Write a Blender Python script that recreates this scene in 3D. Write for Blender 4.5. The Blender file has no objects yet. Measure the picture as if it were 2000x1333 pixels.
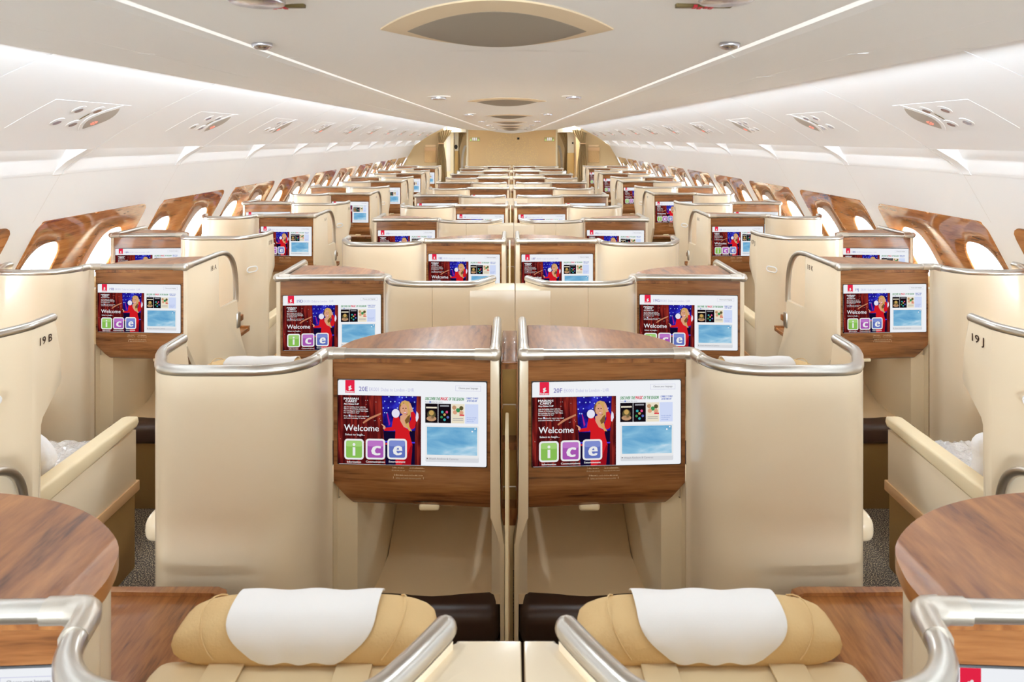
import bpy, bmesh, math, random
from mathutils import Vector, Matrix

random.seed(7)
SC = bpy.context.scene
COL = SC.collection
PI = math.pi

# ------------------------------------------------------------------ camera
CAM_Z = 1.90
cam_d = bpy.data.cameras.new('camera')
cam = bpy.data.objects.new('camera', cam_d)
COL.objects.link(cam)
cam.location = (0.0, 0.0, CAM_Z)
cam.rotation_euler = (PI / 2, 0, 0)
cam_d.sensor_width = 36.0
cam_d.lens = 1193.0 / 2000.0 * 36.0
cam_d.shift_y = -(666.5 - 270.0) / 2000.0
cam_d.clip_start = 0.02
cam_d.dof.use_dof = True
cam_d.dof.focus_distance = 2.8
cam_d.dof.aperture_fstop = 8.0
SC.camera = cam

# ------------------------------------------------------------------ world, exposure
w = bpy.data.worlds.new('daylight')
SC.world = w
w.use_nodes = True
bg = w.node_tree.nodes['Background']
bg.inputs[0].default_value = (0.79, 0.925, 1.0, 1)
bg.inputs[1].default_value = 25.0
SC.view_settings.view_transform = 'Standard'
SC.view_settings.look = 'None'
EXPOSURE = 0.76
SC.view_settings.exposure = EXPOSURE
SC.view_settings.gamma = 1.0
SC.view_settings.use_curve_mapping = False
SC.cycles.max_bounces = 10
SC.cycles.diffuse_bounces = 6
SC.cycles.glossy_bounces = 4
SC.cycles.transparent_max_bounces = 12
SC.cycles.sample_clamp_indirect = 6.0
SC.cycles.caustics_reflective = False
SC.cycles.caustics_refractive = False

# ------------------------------------------------------------------ lamps of the cabin and added fill lights
WARM = (1.0, 0.96, 0.90)


def area(name, loc, rot, sx, sy, power, col=WARM, spread=180):
    d = bpy.data.lights.new(name, 'AREA')
    d.shape = 'RECTANGLE'
    d.size = sx
    d.size_y = sy
    d.energy = power
    d.color = col
    d.spread = math.radians(spread)
    o = bpy.data.objects.new(name, d)
    o.location = loc
    o.rotation_euler = rot
    COL.objects.link(o)
    return o


for s in (-1, 1):
    # hidden strip above the ceiling lip, shining outwards on the lockers
    area('cove_light', (s * 1.34, 5.4, 2.212), (0, -s * math.radians(82), 0), 0.045, 22.0, 72.0, (0.80, 0.91, 1.0))
    # added glowing strip giving the unlit slot along the centre panel its pale band
    area('slot_glow', (-0.028 + s * 0.560, 7.0, 2.126), (0, 0, 0), 0.034, 19.0, 2.4, (1.0, 0.98, 0.95))
    # wash strip under the lockers
    area('wash_light', (s * 2.335, 7.0, 1.862), (0, -s * math.radians(38), 0), 0.03, 19.0, 5.0, (0.86, 0.94, 1.0))
# added fill spots below the downlights, whose chrome nozzles are not lit
for k in range(8):
    for s in (-1, 1):
        d = bpy.data.lights.new('ceiling_fill_spot', 'SPOT')
        d.energy = 3.0 if k == 1 else 14.0 if k < 2 else 19.0 if k < 4 else 20.0
        d.spot_size = math.radians(168)
        d.spot_blend = 0.6
        d.shadow_soft_size = 0.05
        d.color = (0.82, 0.925, 1.0)
        o = bpy.data.objects.new('ceiling_fill_spot', d)
        o.location = (-0.03 + s * 0.348, 0.905 + 2.24 * (k - 1), 2.07)
        COL.objects.link(o)
# added fill brightening the vestibule beyond the bulkhead, no fixture there
area('vestibule_fill', (0, 18.3, 2.19), (0, 0, 0), 2.6, 0.3, 26.0, (0.95, 0.97, 1.0))
# added upright fill panel behind the camera, shining forward on the suites
area('aft_fill', (0, -5.8, 1.1), (math.radians(90), 0, 0), 5.0, 1.9, 255.0, (0.82, 0.925, 1.0))


# ------------------------------------------------------------------ materials
def lin(c):
    c /= 255.0
    return c / 12.92 if c <= 0.04045 else ((c + 0.055) / 1.055) ** 2.4


def rgb(r, g, b):
    return (lin(r), lin(g), lin(b), 1.0)


MATS = {}


def mat(name, col, rough=0.5, metal=0.0, coat=0.0, spec=0.5, emit=None, emit_s=1.0, bump=None, coat_rough=0.05):
    m = bpy.data.materials.new(name)
    m.use_nodes = True
    b = m.node_tree.nodes['Principled BSDF']
    b.inputs['Base Color'].default_value = col
    b.inputs['Roughness'].default_value = rough
    b.inputs['Metallic'].default_value = metal
    b.inputs['Coat Weight'].default_value = coat
    b.inputs['Coat Roughness'].default_value = coat_rough
    b.inputs['Specular IOR Level'].default_value = spec
    if emit:
        b.inputs['Emission Color'].default_value = emit
        b.inputs['Emission Strength'].default_value = emit_s
    if bump:
        scale, strength, dist = bump
        N = m.node_tree.nodes
        L = m.node_tree.links
        tc = N.new('ShaderNodeTexCoord')
        nz = N.new('ShaderNodeTexNoise')
        nz.inputs['Scale'].default_value = scale
        nz.inputs['Detail'].default_value = 3
        bp = N.new('ShaderNodeBump')
        bp.inputs['Strength'].default_value = strength
        bp.inputs['Distance'].default_value = dist
        L.new(tc.outputs['Object'], nz.inputs['Vector'])
        L.new(nz.outputs['Fac'], bp.inputs['Height'])
        L.new(bp.outputs['Normal'], b.inputs['Normal'])
    MATS[name] = m
    return m


def wood(name, scale, tones, rough=0.22, coat=0.8, swirl=0.35):
    """walnut veneer: SCALE stretches the figure, smallest along the grain"""
    m = mat(name, tones[1], rough, 0, coat, coat_rough=0.03)
    N = m.node_tree.nodes
    L = m.node_tree.links
    b = N['Principled BSDF']
    tc = N.new('ShaderNodeTexCoord')
    oi = N.new('ShaderNodeObjectInfo')
    mul = N.new('ShaderNodeMath')
    mul.operation = 'MULTIPLY'
    mul.inputs[1].default_value = 23.0
    L.new(oi.outputs['Random'], mul.inputs[0])
    mp = N.new('ShaderNodeMapping')
    mp.inputs['Scale'].default_value = scale
    L.new(tc.outputs['Object'], mp.inputs['Vector'])
    n1 = N.new('ShaderNodeTexNoise')
    n1.noise_dimensions = '4D'
    n1.inputs['Scale'].default_value = 1.0
    n1.inputs['Detail'].default_value = 5
    n1.inputs['Roughness'].default_value = 0.55
    n1.inputs['Distortion'].default_value = swirl
    L.new(mp.outputs['Vector'], n1.inputs['Vector'])
    L.new(mul.outputs[0], n1.inputs['W'])
    n2 = N.new('ShaderNodeTexNoise')
    n2.noise_dimensions = '4D'
    n2.inputs['Scale'].default_value = 5.5
    n2.inputs['Detail'].default_value = 7
    n2.inputs['Distortion'].default_value = 0.2
    L.new(mp.outputs['Vector'], n2.inputs['Vector'])
    L.new(mul.outputs[0], n2.inputs['W'])
    mx = N.new('ShaderNodeMath')
    mx.operation = 'MULTIPLY_ADD'
    mx.inputs[1].default_value = 0.38
    L.new(n2.outputs['Fac'], mx.inputs[0])
    sc = N.new('ShaderNodeMath')
    sc.operation = 'MULTIPLY'
    sc.inputs[1].default_value = 0.62
    L.new(n1.outputs['Fac'], sc.inputs[0])
    L.new(sc.outputs[0], mx.inputs[2])
    cr = N.new('ShaderNodeValToRGB')
    e = cr.color_ramp.elements
    e[0].position = 0.34
    e[0].color = tones[0]
    e[1].position = 0.68
    e[1].color = tones[2]
    k = e.new(0.46)
    k.color = tones[1]
    L.new(mx.outputs[0], cr.inputs['Fac'])
    L.new(cr.outputs['Color'], b.inputs['Base Color'])
    return m


W_TONES = (rgb(76, 42, 20), rgb(136, 84, 45), rgb(172, 116, 68))
W_TOP = (rgb(84, 45, 21), rgb(146, 89, 45), rgb(186, 126, 70))
M_FACE = wood('walnut_face', (2.3, 8, 32), W_TONES, 0.24, 0.55, 0.5)
M_TOP = wood('walnut_top', (15, 3.6, 9), W_TOP, 0.34, 0.3, 0.7)
M_TABLE = wood('walnut_table', (20, 3.4, 12), W_TOP, 0.3, 0.4)
M_WINW = wood('walnut_window_panel', (12, 2.6, 19), (rgb(98, 54, 26), rgb(156, 96, 50), rgb(186, 126, 72)), 0.18, 1.0)
M_RACK = wood('walnut_rack', (20, 6, 5), W_TONES, 0.3, 0.3)

M_SHELL = mat('cream_shell', rgb(241, 223, 195), 0.3, 0, 0.6, coat_rough=0.16)
M_LINER = mat('cream_liner', rgb(240, 222, 190), 0.5)
M_RAIL = mat('satin_silver', rgb(208, 203, 196), 0.3, 1.0)
M_JOINT = mat('satin_silver_joint', rgb(216, 208, 197), 0.36, 0.9)
M_LEATHER = mat('cream_leather', rgb(234, 211, 170), 0.5, bump=(380, 0.12, 0.001))
M_TAN = mat('tan_suede', rgb(226, 193, 142), 0.85, spec=0.2, bump=(260, 0.35, 0.002))
M_BROWN = mat('dark_brown_leather', rgb(66, 45, 34), 0.42, bump=(420, 0.1, 0.001))
M_SLOPE = mat('beige_leather_slope', rgb(226, 200, 160), 0.55, bump=(380, 0.1, 0.001))
M_BASE = mat('bronze_base', rgb(150, 116, 66), 0.6, bump=(300, 0.3, 0.002))
M_STRIP = mat('tan_bumper', rgb(208, 166, 120), 0.5)
M_ARM = mat('armrest_leather', rgb(240, 221, 184), 0.5, bump=(420, 0.08, 0.001))
M_CLOTH = mat('white_cover_cloth', rgb(249, 246, 245), 0.9, spec=0.15, bump=(600, 0.12, 0.001))
M_NUM = mat('number_ink', rgb(112, 80, 62), 0.5)
M_NOTICE = mat('notice_ink', rgb(222, 190, 150), 0.5)
M_DARK = mat('dark_gap', rgb(45, 38, 32), 0.7)
M_BRASS = mat('brass_liner', rgb(196, 160, 96), 0.4, 0.35)
M_CEIL = mat('ceiling_white', rgb(247, 246, 244), 0.55)
M_BIN = mat('locker_white', rgb(243, 242, 243), 0.45)
M_WALL = mat('wall_white', rgb(242, 241, 241), 0.5)
M_SEAM = mat('seam_grey', rgb(212, 205, 198), 0.7)
M_LENS = mat('grey_lens', rgb(176, 167, 158), 0.4)
M_CLENS = mat('grey_brown_lens', rgb(142, 130, 115), 0.6)
M_CRIM = mat('pale_tan_rim', rgb(225, 203, 170), 0.5)
M_BEZEL = mat('window_bezel', rgb(238, 236, 236), 0.25, 0, 0.6)
M_CHROME = mat('reading_light_chrome', rgb(205, 204, 210), 0.18, 1.0)
M_REDMARK = mat('red_mark', rgb(208, 40, 60), 0.5)
M_GOLDMARK = mat('olive_mark', rgb(110, 92, 50), 0.5)
M_BULK = mat('gold_beige_bulkhead', rgb(232, 202, 156), 0.6)
M_TANWALL = mat('tan_bulkhead', rgb(196, 168, 124), 0.75)
M_POCKET = mat('pocket_leather', rgb(198, 158, 104), 0.6, bump=(45, 1.0, 0.01))
M_CURTAIN = mat('olive_curtain', rgb(183, 154, 108), 0.8)
M_DOORW = mat('cream_door', rgb(244, 234, 212), 0.45)
M_DOORT = mat('tan_door_liner', rgb(222, 184, 116), 0.5)
M_FLAME = mat('no_smoking_red', rgb(230, 90, 70), 0.5, emit=rgb(255, 120, 100), emit_s=0.9)
M_PLASTIC = mat('clear_wrap', rgb(222, 218, 216), 0.12, 0, 1.0, bump=(38, 1.0, 0.02))
M_PILLOW = mat('pillow_white', rgb(243, 240, 240), 0.9, bump=(14, 0.5, 0.02))
M_PURPLE = mat('purple_cushion', rgb(150, 112, 140), 0.8)


def carpet():
    m = mat('speckled_carpet', rgb(90, 80, 72), 0.95, spec=0.1)
    N = m.node_tree.nodes
    L = m.node_tree.links
    b = N['Principled BSDF']
    tc = N.new('ShaderNodeTexCoord')
    v = N.new('ShaderNodeTexNoise')
    v.inputs['Scale'].default_value = 210
    v.inputs['Detail'].default_value = 2
    L.new(tc.outputs['Object'], v.inputs['Vector'])
    cr = N.new('ShaderNodeValToRGB')
    e = cr.color_ramp.elements
    e[0].position = 0.42
    e[0].color = rgb(66, 60, 58)
    e[1].position = 0.62
    e[1].color = rgb(196, 178, 146)
    k = e.new(0.53)
    k.color = rgb(112, 102, 94)
    L.new(v.outputs['Fac'], cr.inputs['Fac'])
    L.new(cr.outputs['Color'], b.inputs['Base Color'])
    bp = N.new('ShaderNodeBump')
    bp.inputs['Strength'].default_value = 0.6
    bp.inputs['Distance'].default_value = 0.004
    L.new(v.outputs['Fac'], bp.inputs['Height'])
    L.new(bp.outputs['Normal'], b.inputs['Normal'])
    return m


M_CARPET = carpet()


def pane_mat():
    m = bpy.data.materials.new('window_pane')
    m.use_nodes = True
    N = m.node_tree.nodes
    L = m.node_tree.links
    N.remove(N['Principled BSDF'])
    t = N.new('ShaderNodeBsdfTransparent')
    g = N.new('ShaderNodeBsdfGlossy')
    g.inputs['Roughness'].default_value = 0.05
    x = N.new('ShaderNodeMixShader')
    x.inputs[0].default_value = 0.06
    L.new(t.outputs[0], x.inputs[1])
    L.new(g.outputs[0], x.inputs[2])
    L.new(x.outputs[0], N['Material Output'].inputs[0])
    return m


M_PANE = pane_mat()


def glow(name, col, s=1.0):
    m = bpy.data.materials.new(name)
    m.use_nodes = True
    N = m.node_tree.nodes
    N.remove(N['Principled BSDF'])
    e = N.new('ShaderNodeEmission')
    e.inputs[0].default_value = col
    e.inputs[1].default_value = s / 2 ** EXPOSURE      # a screen keeps its own brightness
    m.node_tree.links.new(e.outputs[0], N['Material Output'].inputs[0])
    return m


def glow_ramp(name, scale, stops, detail=4, distortion=0.0, nscale=1.0, window=(0.35, 0.65), fade=0.0):
    m = glow(name, (1, 1, 1, 1))
    N = m.node_tree.nodes
    L = m.node_tree.links
    tc = N.new('ShaderNodeTexCoord')
    mp = N.new('ShaderNodeMapping')
    mp.inputs['Scale'].default_value = scale
    nz = N.new('ShaderNodeTexNoise')
    nz.inputs['Scale'].default_value = nscale
    nz.inputs['Detail'].default_value = detail
    nz.inputs['Distortion'].default_value = distortion
    cr = N.new('ShaderNodeValToRGB')
    e = cr.color_ramp.elements
    e[0].position = window[0]
    e[0].color = stops[0]
    e[1].position = window[1]
    e[1].color = stops[-1]
    for i, c in enumerate(stops[1:-1]):
        k = e.new(window[0] + (window[1] - window[0]) * (i + 1) / (len(stops) - 1))
        k.color = c
    L.new(tc.outputs['Object'], mp.inputs['Vector'])
    L.new(mp.outputs['Vector'], nz.inputs['Vector'])
    src = nz.outputs['Fac']
    if fade:                                   # the pictured sky pales towards its lower edge
        sp = N.new('ShaderNodeSeparateXYZ')
        L.new(tc.outputs['Object'], sp.inputs[0])
        ma = N.new('ShaderNodeMath')
        ma.operation = 'MULTIPLY_ADD'
        ma.inputs[1].default_value = -fade
        L.new(sp.outputs['Z'], ma.inputs[0])
        L.new(src, ma.inputs[2])
        mb = N.new('ShaderNodeMath')
        mb.operation = 'SUBTRACT'
        mb.inputs[1].default_value = fade * 0.05
        L.new(ma.outputs[0], mb.inputs[0])
        src = mb.outputs[0]
    L.new(src, cr.inputs['Fac'])
    L.new(cr.outputs['Color'], N['Emission'].inputs[0])
    return m


# ------------------------------------------------------------------ mesh helpers
def finish(name, bm, mats, parent=None, smooth=35, loc=None, flip=False):
    """link BM as one mesh object"""
    if flip:
        for v in bm.verts:
            v.co.x = -v.co.x
    bmesh.ops.recalc_face_normals(bm, faces=bm.faces[:])
    me = bpy.data.meshes.new(name)
    bm.to_mesh(me)
    bm.free()
    if not isinstance(mats, (list, tuple)):
        mats = [mats]
    for m in mats:
        me.materials.append(m)
    if smooth:
        me.shade_smooth()
        me.set_sharp_from_angle(angle=math.radians(smooth))
    o = bpy.data.objects.new(name, me)
    COL.objects.link(o)
    if loc is not None:
        o.location = loc
    if parent is not None:
        o.parent = parent
    return o


def thing(name, label, cat, loc=(0, 0, 0), group=None):
    o = bpy.data.objects.new(name, None)
    o.empty_display_size = 0.05
    COL.objects.link(o)
    o.location = loc
    return tag(o, label, cat, group)


def tag(o, label, cat, group=None):
    o['label'] = label
    o['category'] = cat
    if group:
        o['group'] = group
    return o


def struct(o):
    o['kind'] = 'structure'
    return o


def add_box(bm, x0, x1, y0, y1, z0, z1, bev=0.0, seg=2, mi=0):
    vs = [bm.verts.new((x, y, z)) for x in (x0, x1) for y in (y0, y1) for z in (z0, z1)]
    f = [(0, 1, 3, 2), (4, 6, 7, 5), (0, 4, 5, 1), (2, 3, 7, 6), (0, 2, 6, 4), (1, 5, 7, 3)]
    fs = [bm.faces.new([vs[i] for i in q]) for q in f]
    for a in fs:
        a.material_index = mi
    if bev:
        es = list({e for a in fs for e in a.edges})
        bmesh.ops.bevel(bm, geom=es, offset=bev, segments=seg, affect='EDGES', profile=0.5, material=mi)
    return vs


def add_prism(bm, pts, axis, d0, d1, bev=0.0, seg=2, mi=0):
    """polygon PTS in the plane across AXIS ('x': (y,z), 'y': (x,z), 'z': (x,y)), from D0 to D1"""
    def P(a, b, d):
        return {'x': (d, a, b), 'y': (a, d, b), 'z': (a, b, d)}[axis]
    A = [bm.verts.new(P(a, b, d0)) for a, b in pts]
    B = [bm.verts.new(P(a, b, d1)) for a, b in pts]
    n = len(pts)
    fs = [bm.faces.new(A), bm.faces.new(B[::-1])]
    for i in range(n):
        fs.append(bm.faces.new((A[i], B[i], B[(i + 1) % n], A[(i + 1) % n])))
    for a in fs:
        a.material_index = mi
    if bev:
        es = list(set(fs[0].edges) | set(fs[1].edges))
        bmesh.ops.bevel(bm, geom=es, offset=bev, segments=seg, affect='EDGES', profile=0.5, material=mi)


def spline(pts, n=5):
    """Catmull-Rom through PTS"""
    pts = [Vector(p) for p in pts]
    P = [pts[0] * 2 - pts[1]] + pts + [pts[-1] * 2 - pts[-2]]
    out = []
    for i in range(1, len(P) - 2):
        a, b, c, d = P[i - 1:i + 3]
        for k in range(n):
            t = k / n
            out.append(0.5 * ((2 * b) + (c - a) * t + (2 * a - 5 * b + 4 * c - d) * t * t + (3 * b - a - 3 * c + d) * t ** 3))
    out.append(pts[-1])
    return out


def add_tube(bm, pts, r, seg=10, caps=True, mi=0):
    pts = [Vector(p) for p in pts]
    rings = []
    up = Vector((0, 0, 1))
    for i, p in enumerate(pts):
        t = (pts[min(i + 1, len(pts) - 1)] - pts[max(i - 1, 0)]).normalized()
        a = up - t * up.dot(t)
        if a.length < 1e-3:
            a = Vector((0, 1, 0)) - t * t.y
        a.normalize()
        up = a
        b = t.cross(a)
        rr = r[i] if isinstance(r, (list, tuple)) else r
        rings.append([bm.verts.new(p + (a * math.cos(2 * PI * k / seg) + b * math.sin(2 * PI * k / seg)) * rr) for k in range(seg)])
    for A, B in zip(rings, rings[1:]):
        for k in range(seg):
            f = bm.faces.new((A[k], A[(k + 1) % seg], B[(k + 1) % seg], B[k]))
            f.material_index = mi
    if caps:
        for R, s in ((rings[0], -1), (rings[-1], 1)):
            f = bm.faces.new(R if s < 0 else R[::-1])
            f.material_index = mi


def add_strip(bm, path, z0, z1, t, mi=0):
    """upright wall along a plan PATH [(u,v)], T thick on the left of its direction"""
    path = [Vector((p[0], p[1])) for p in path]
    rows = []
    for i, p in enumerate(path):
        d = (path[min(i + 1, len(path) - 1)] - path[max(i - 1, 0)]).normalized()
        q = p + Vector((-d.y, d.x)) * t
        a = z0[i] if isinstance(z0, list) else z0
        b = z1[i] if isinstance(z1, list) else z1
        rows.append([bm.verts.new(c) for c in ((p.x, p.y, a), (p.x, p.y, b), (q.x, q.y, b), (q.x, q.y, a))])
    for A, B in zip(rows, rows[1:]):
        for k in range(4):
            f = bm.faces.new((A[k], B[k], B[(k + 1) % 4], A[(k + 1) % 4]))
            f.material_index = mi
    bm.faces.new(rows[0])
    bm.faces.new(rows[-1][::-1])


def add_grid(bm, rows, mi=0, closed=False):
    R = [[bm.verts.new(p) for p in r] for r in rows]
    for A, B in zip(R, R[1:]):
        n = len(A)
        for k in range(n if closed else n - 1):
            f = bm.faces.new((A[k], A[(k + 1) % n], B[(k + 1) % n], B[k]))
            f.material_index = mi
    return R


def add_super(bm, c, r, e1=0.6, e2=0.6, nu=24, nv=12, mi=0):
    """superellipsoid"""
    def pw(x, e):
        return math.copysign(abs(x) ** e, x)
    rows = []
    for j in range(1, nv):
        ph = -PI / 2 + PI * j / nv
        rows.append([(c[0] + r[0] * pw(math.cos(ph), e1) * pw(math.cos(2 * PI * k / nu), e2),
                      c[1] + r[1] * pw(math.cos(ph), e1) * pw(math.sin(2 * PI * k / nu), e2),
                      c[2] + r[2] * pw(math.sin(ph), e1)) for k in range(nu)])
    R = add_grid(bm, rows, mi, True)
    for ring, z in ((R[0], -r[2]), (R[-1], r[2])):
        p = bm.verts.new((c[0], c[1], c[2] + z))
        for k in range(nu):
            f = bm.faces.new((ring[k], ring[(k + 1) % nu], p))
            f.material_index = mi


# ------------------------------------------------------------------ lettering
TEXTS = {}


def prepare_texts(strings):
    tmp = []
    for s in strings:
        cu = bpy.data.curves.new('lettering', 'FONT')
        cu.body = s
        cu.size = 1.0
        cu.resolution_u = 2
        o = bpy.data.objects.new('lettering', cu)
        COL.objects.link(o)
        tmp.append((s, o, cu))
    dg = bpy.context.evaluated_depsgraph_get()
    for s, o, cu in tmp:
        me = bpy.data.meshes.new_from_object(o.evaluated_get(dg))
        vs = [(v.co.x, v.co.y) for v in me.vertices]
        fs = [tuple(p.vertices) for p in me.polygons]
        TEXTS[s] = (vs, fs)
        bpy.data.meshes.remove(me)
    for s, o, cu in tmp:
        bpy.data.objects.remove(o)
        bpy.data.curves.remove(cu)


CAP = 0.69  # cap height of the built-in face at size 1


def place_text(bm, s, origin, ax, ay, x0, x1, base, cap, mi=0, bold=0.0, shear=0.0):
    """letters between X0 and X1 along AX, on BASE along AY, capitals CAP high"""
    vs, fs = TEXTS[s]
    if not vs:
        return
    a = min(v[0] for v in vs)
    b = max(v[0] for v in vs)
    o = Vector(origin)
    ax = Vector(ax)
    ay = Vector(ay)
    sx = (x1 - x0) / max(b - a, 1e-6)
    sy = cap / CAP
    for k in ((0,) if not bold else (-bold, bold) if bold < 0.001 else (-bold, -bold / 2, 0, bold / 2, bold)):
        V = [bm.verts.new(o + ax * (x0 + (v[0] - a) * sx + k + shear * v[1] * sy) + ay * (base + v[1] * sy)) for v in vs]
        for f in fs:
            try:
                q = bm.faces.new([V[i] for i in f])
                q.material_index = mi
            except ValueError:
                pass


# ------------------------------------------------------------------ the seat screens
SW, SH = 0.449, 0.2535
G = {
    'white': glow('screen_white', rgb(238, 240, 244), 1.0),
    'red': glow('screen_red_tab', rgb(226, 38, 70)),
    'ink': glow('screen_violet_ink', rgb(112, 104, 176)),
    'faint': glow('screen_faint_violet', rgb(190, 188, 222)),
    'grey': glow('screen_grey', rgb(150, 150, 156)),
    'black': glow('screen_black', rgb(20, 12, 18)),
    'curtain': glow_ramp('screen_red_curtain', (95, 1, 9), [rgb(36, 8, 13), rgb(92, 21, 22), rgb(156, 48, 38)], 5, 0.4, 1.0, (0.33, 0.7)),
    'stage': glow_ramp('screen_blue_stage', (20, 1, 26), [rgb(12, 8, 60), rgb(32, 26, 150), rgb(58, 62, 216)], 3, 0.0, 1.0, (0.35, 0.68)),
    'stage_low': glow('screen_dark_stage', rgb(18, 10, 44)),
    'beam': glow('screen_magenta_beam', rgb(168, 34, 130)),
    'spark': glow('screen_sparkle', rgb(170, 196, 255)),
    'bar': glow('screen_blue_bar', rgb(72, 60, 226)),
    'dress': glow('screen_red_dress', rgb(206, 28, 36)),
    'dress_low': glow('screen_deep_red_dress', rgb(150, 16, 28)),
    'fur': glow('screen_fur', rgb(226, 224, 240)),
    'skin': glow('screen_skin', rgb(216, 160, 128)),
    'skin_low': glow('screen_skin_warm', rgb(192, 128, 96)),
    'hair': glow('screen_hair', rgb(120, 82, 44)),
    'hair_light': glow('screen_blond_hair', rgb(206, 164, 96)),
    'eye': glow('screen_eye', rgb(60, 36, 30)),
    'lip': glow('screen_lip', rgb(200, 96, 96)),
    'tile': glow('screen_tile_rim', rgb(232, 232, 232)),
    'green': glow('screen_green', rgb(134, 186, 84)),
    'purple': glow('screen_purple', rgb(164, 84, 172)),
    'blue': glow('screen_blue', rgb(96, 112, 184)),
    'green_hi': glow('screen_green_light', rgb(160, 204, 116)),
    'purple_hi': glow('screen_purple_light', rgb(186, 116, 194)),
    'blue_hi': glow('screen_blue_light', rgb(126, 140, 204)),
    'txtgreen': glow('screen_green_ink', rgb(62, 142, 82)),
    'txtred': glow('screen_red_ink', rgb(214, 54, 70)),
    'txtblue': glow('screen_blue_ink', rgb(86, 112, 190)),
    'pale': glow('screen_pale_blue', rgb(206, 216, 244)),
    'sky': glow_ramp('screen_sky', (9, 1, 26), [rgb(96, 160, 202), rgb(138, 190, 219), rgb(212, 230, 240)], 4, 0.3, 1.0, (0.36, 0.78), 3.2),
    'card': glow('screen_card', rgb(214, 216, 220)),
    'olive': glow('screen_poster_olive', rgb(92, 84, 52)),
    'gold': glow('screen_poster_gold', rgb(198, 160, 92)),
    'teal': glow('screen_poster_teal', rgb(60, 170, 172)),
    'pink': glow('screen_poster_pink', rgb(214, 80, 130)),
    'cream': glow('screen_poster_cream', rgb(232, 222, 198)),
    'tan': glow('screen_poster_tan', rgb(190, 146, 110)),
}
GK = list(G)
GM = [G[k] for k in GK] + [mat('screen_bezel', rgb(18, 18, 24), 0.2, 0, 0.5)]

ROWS = range(7, 21)
SEATNO = [f'{n + 1}{c}' for n in ROWS for c in (('D', 'G', 'B', 'J') if n % 2 == 0 else ('E', 'F', 'A', 'K'))]
POD_NO = [f'{n} {c}' for n in ROWS for c in (('A', 'K') if n % 2 == 0 else ('B', 'J'))]
SMALL = ['Join the holiday cheer with the', 'Queen of Christmas timeless hits', 'live including the iconic "All I Want', 'For Christmas Is You"',
         'Press    below for more top-rated', 'and award-winning TV series']
prepare_texts(SEATNO + POD_NO + SMALL + [
    'EK001', 'Dubai to London - LHR', 'Emirates', 'Choose your language', 'MARIAH', 'CAREY', 'Merry Christmas To All!', 'Welcome',
    'Select to begin...', 'i', 'c', 'e', 'Information', 'Communications', 'Entertainment', 'DISCOVER THE', 'MAGIC', 'OF THE SEASON',
    'Press    below for more', 'CONNECT TO WI-FI', 'AFTER TAKE-OFF', 'Watch Airshow & Cameras', 'Life vest under your seat',
    'Fasten seat belt while seated', 'Safety card inside literature pocket', 'Scan the code after', 'take-off and open the',
    'welcome page', 'NO SMOKING', 'EXIT'])


class Screen:
    def __init__(s, bm):
        s.bm = bm

    def p(s, a, b, lay):
        return ((a - 0.5) * SW, -0.0004 - lay * 0.00022, (0.5 - b) * SH)

    def poly(s, pts, m, lay):
        f = s.bm.faces.new([s.bm.verts.new(s.p(a, b, lay)) for a, b in pts])
        f.material_index = GK.index(m)

    def rect(s, a0, b0, a1, b1, m, lay):
        s.poly([(a0, b0), (a1, b0), (a1, b1), (a0, b1)], m, lay)

    def rrect(s, a0, b0, a1, b1, r, m, lay):
        k = SW / SH
        pts = []
        for cx, cy, t0 in ((a1 - r, b0 + r * k, -90), (a1 - r, b1 - r * k, 0), (a0 + r, b1 - r * k, 90), (a0 + r, b0 + r * k, 180)):
            for i in range(5):
                t = math.radians(t0 + i * 22.5)
                pts.append((cx + r * math.cos(t), cy + r * k * math.sin(t)))
        s.poly(pts, m, lay)

    def oval(s, a, b, ra, rb, m, lay, n=20, rot=0):
        pts = []
        for i in range(n):
            t = 2 * PI * i / n
            x, y = ra * math.cos(t), rb * math.sin(t) * SH / SW
            x, y = x * math.cos(rot) - y * math.sin(rot), x * math.sin(rot) + y * math.cos(rot)
            pts.append((a + x, b + y * SW / SH))
        s.poly(pts, m, lay)

    def text(s, t, a0, a1, base, cap, m, lay, bold=0.0, shear=0.0):
        place_text(s.bm, t, (-0.5 * SW, -0.0004 - lay * 0.00022, 0.5 * SH), (1, 0, 0), (0, 0, 1),
                   a0 * SW, a1 * SW, -base * SH, cap * SH, GK.index(m), bold * SW, shear)


def zc(X, Y):
    a = (X - 35) / 1175
    return a, (Y - 292 - 28 * a) / 655


def cc(X, Y):
    px, py = 660 + X / 8.888, 760 + Y / 8.888
    a = (px - 658) / 292
    return a, (py - 742 - 6 * a) / 164


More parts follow.
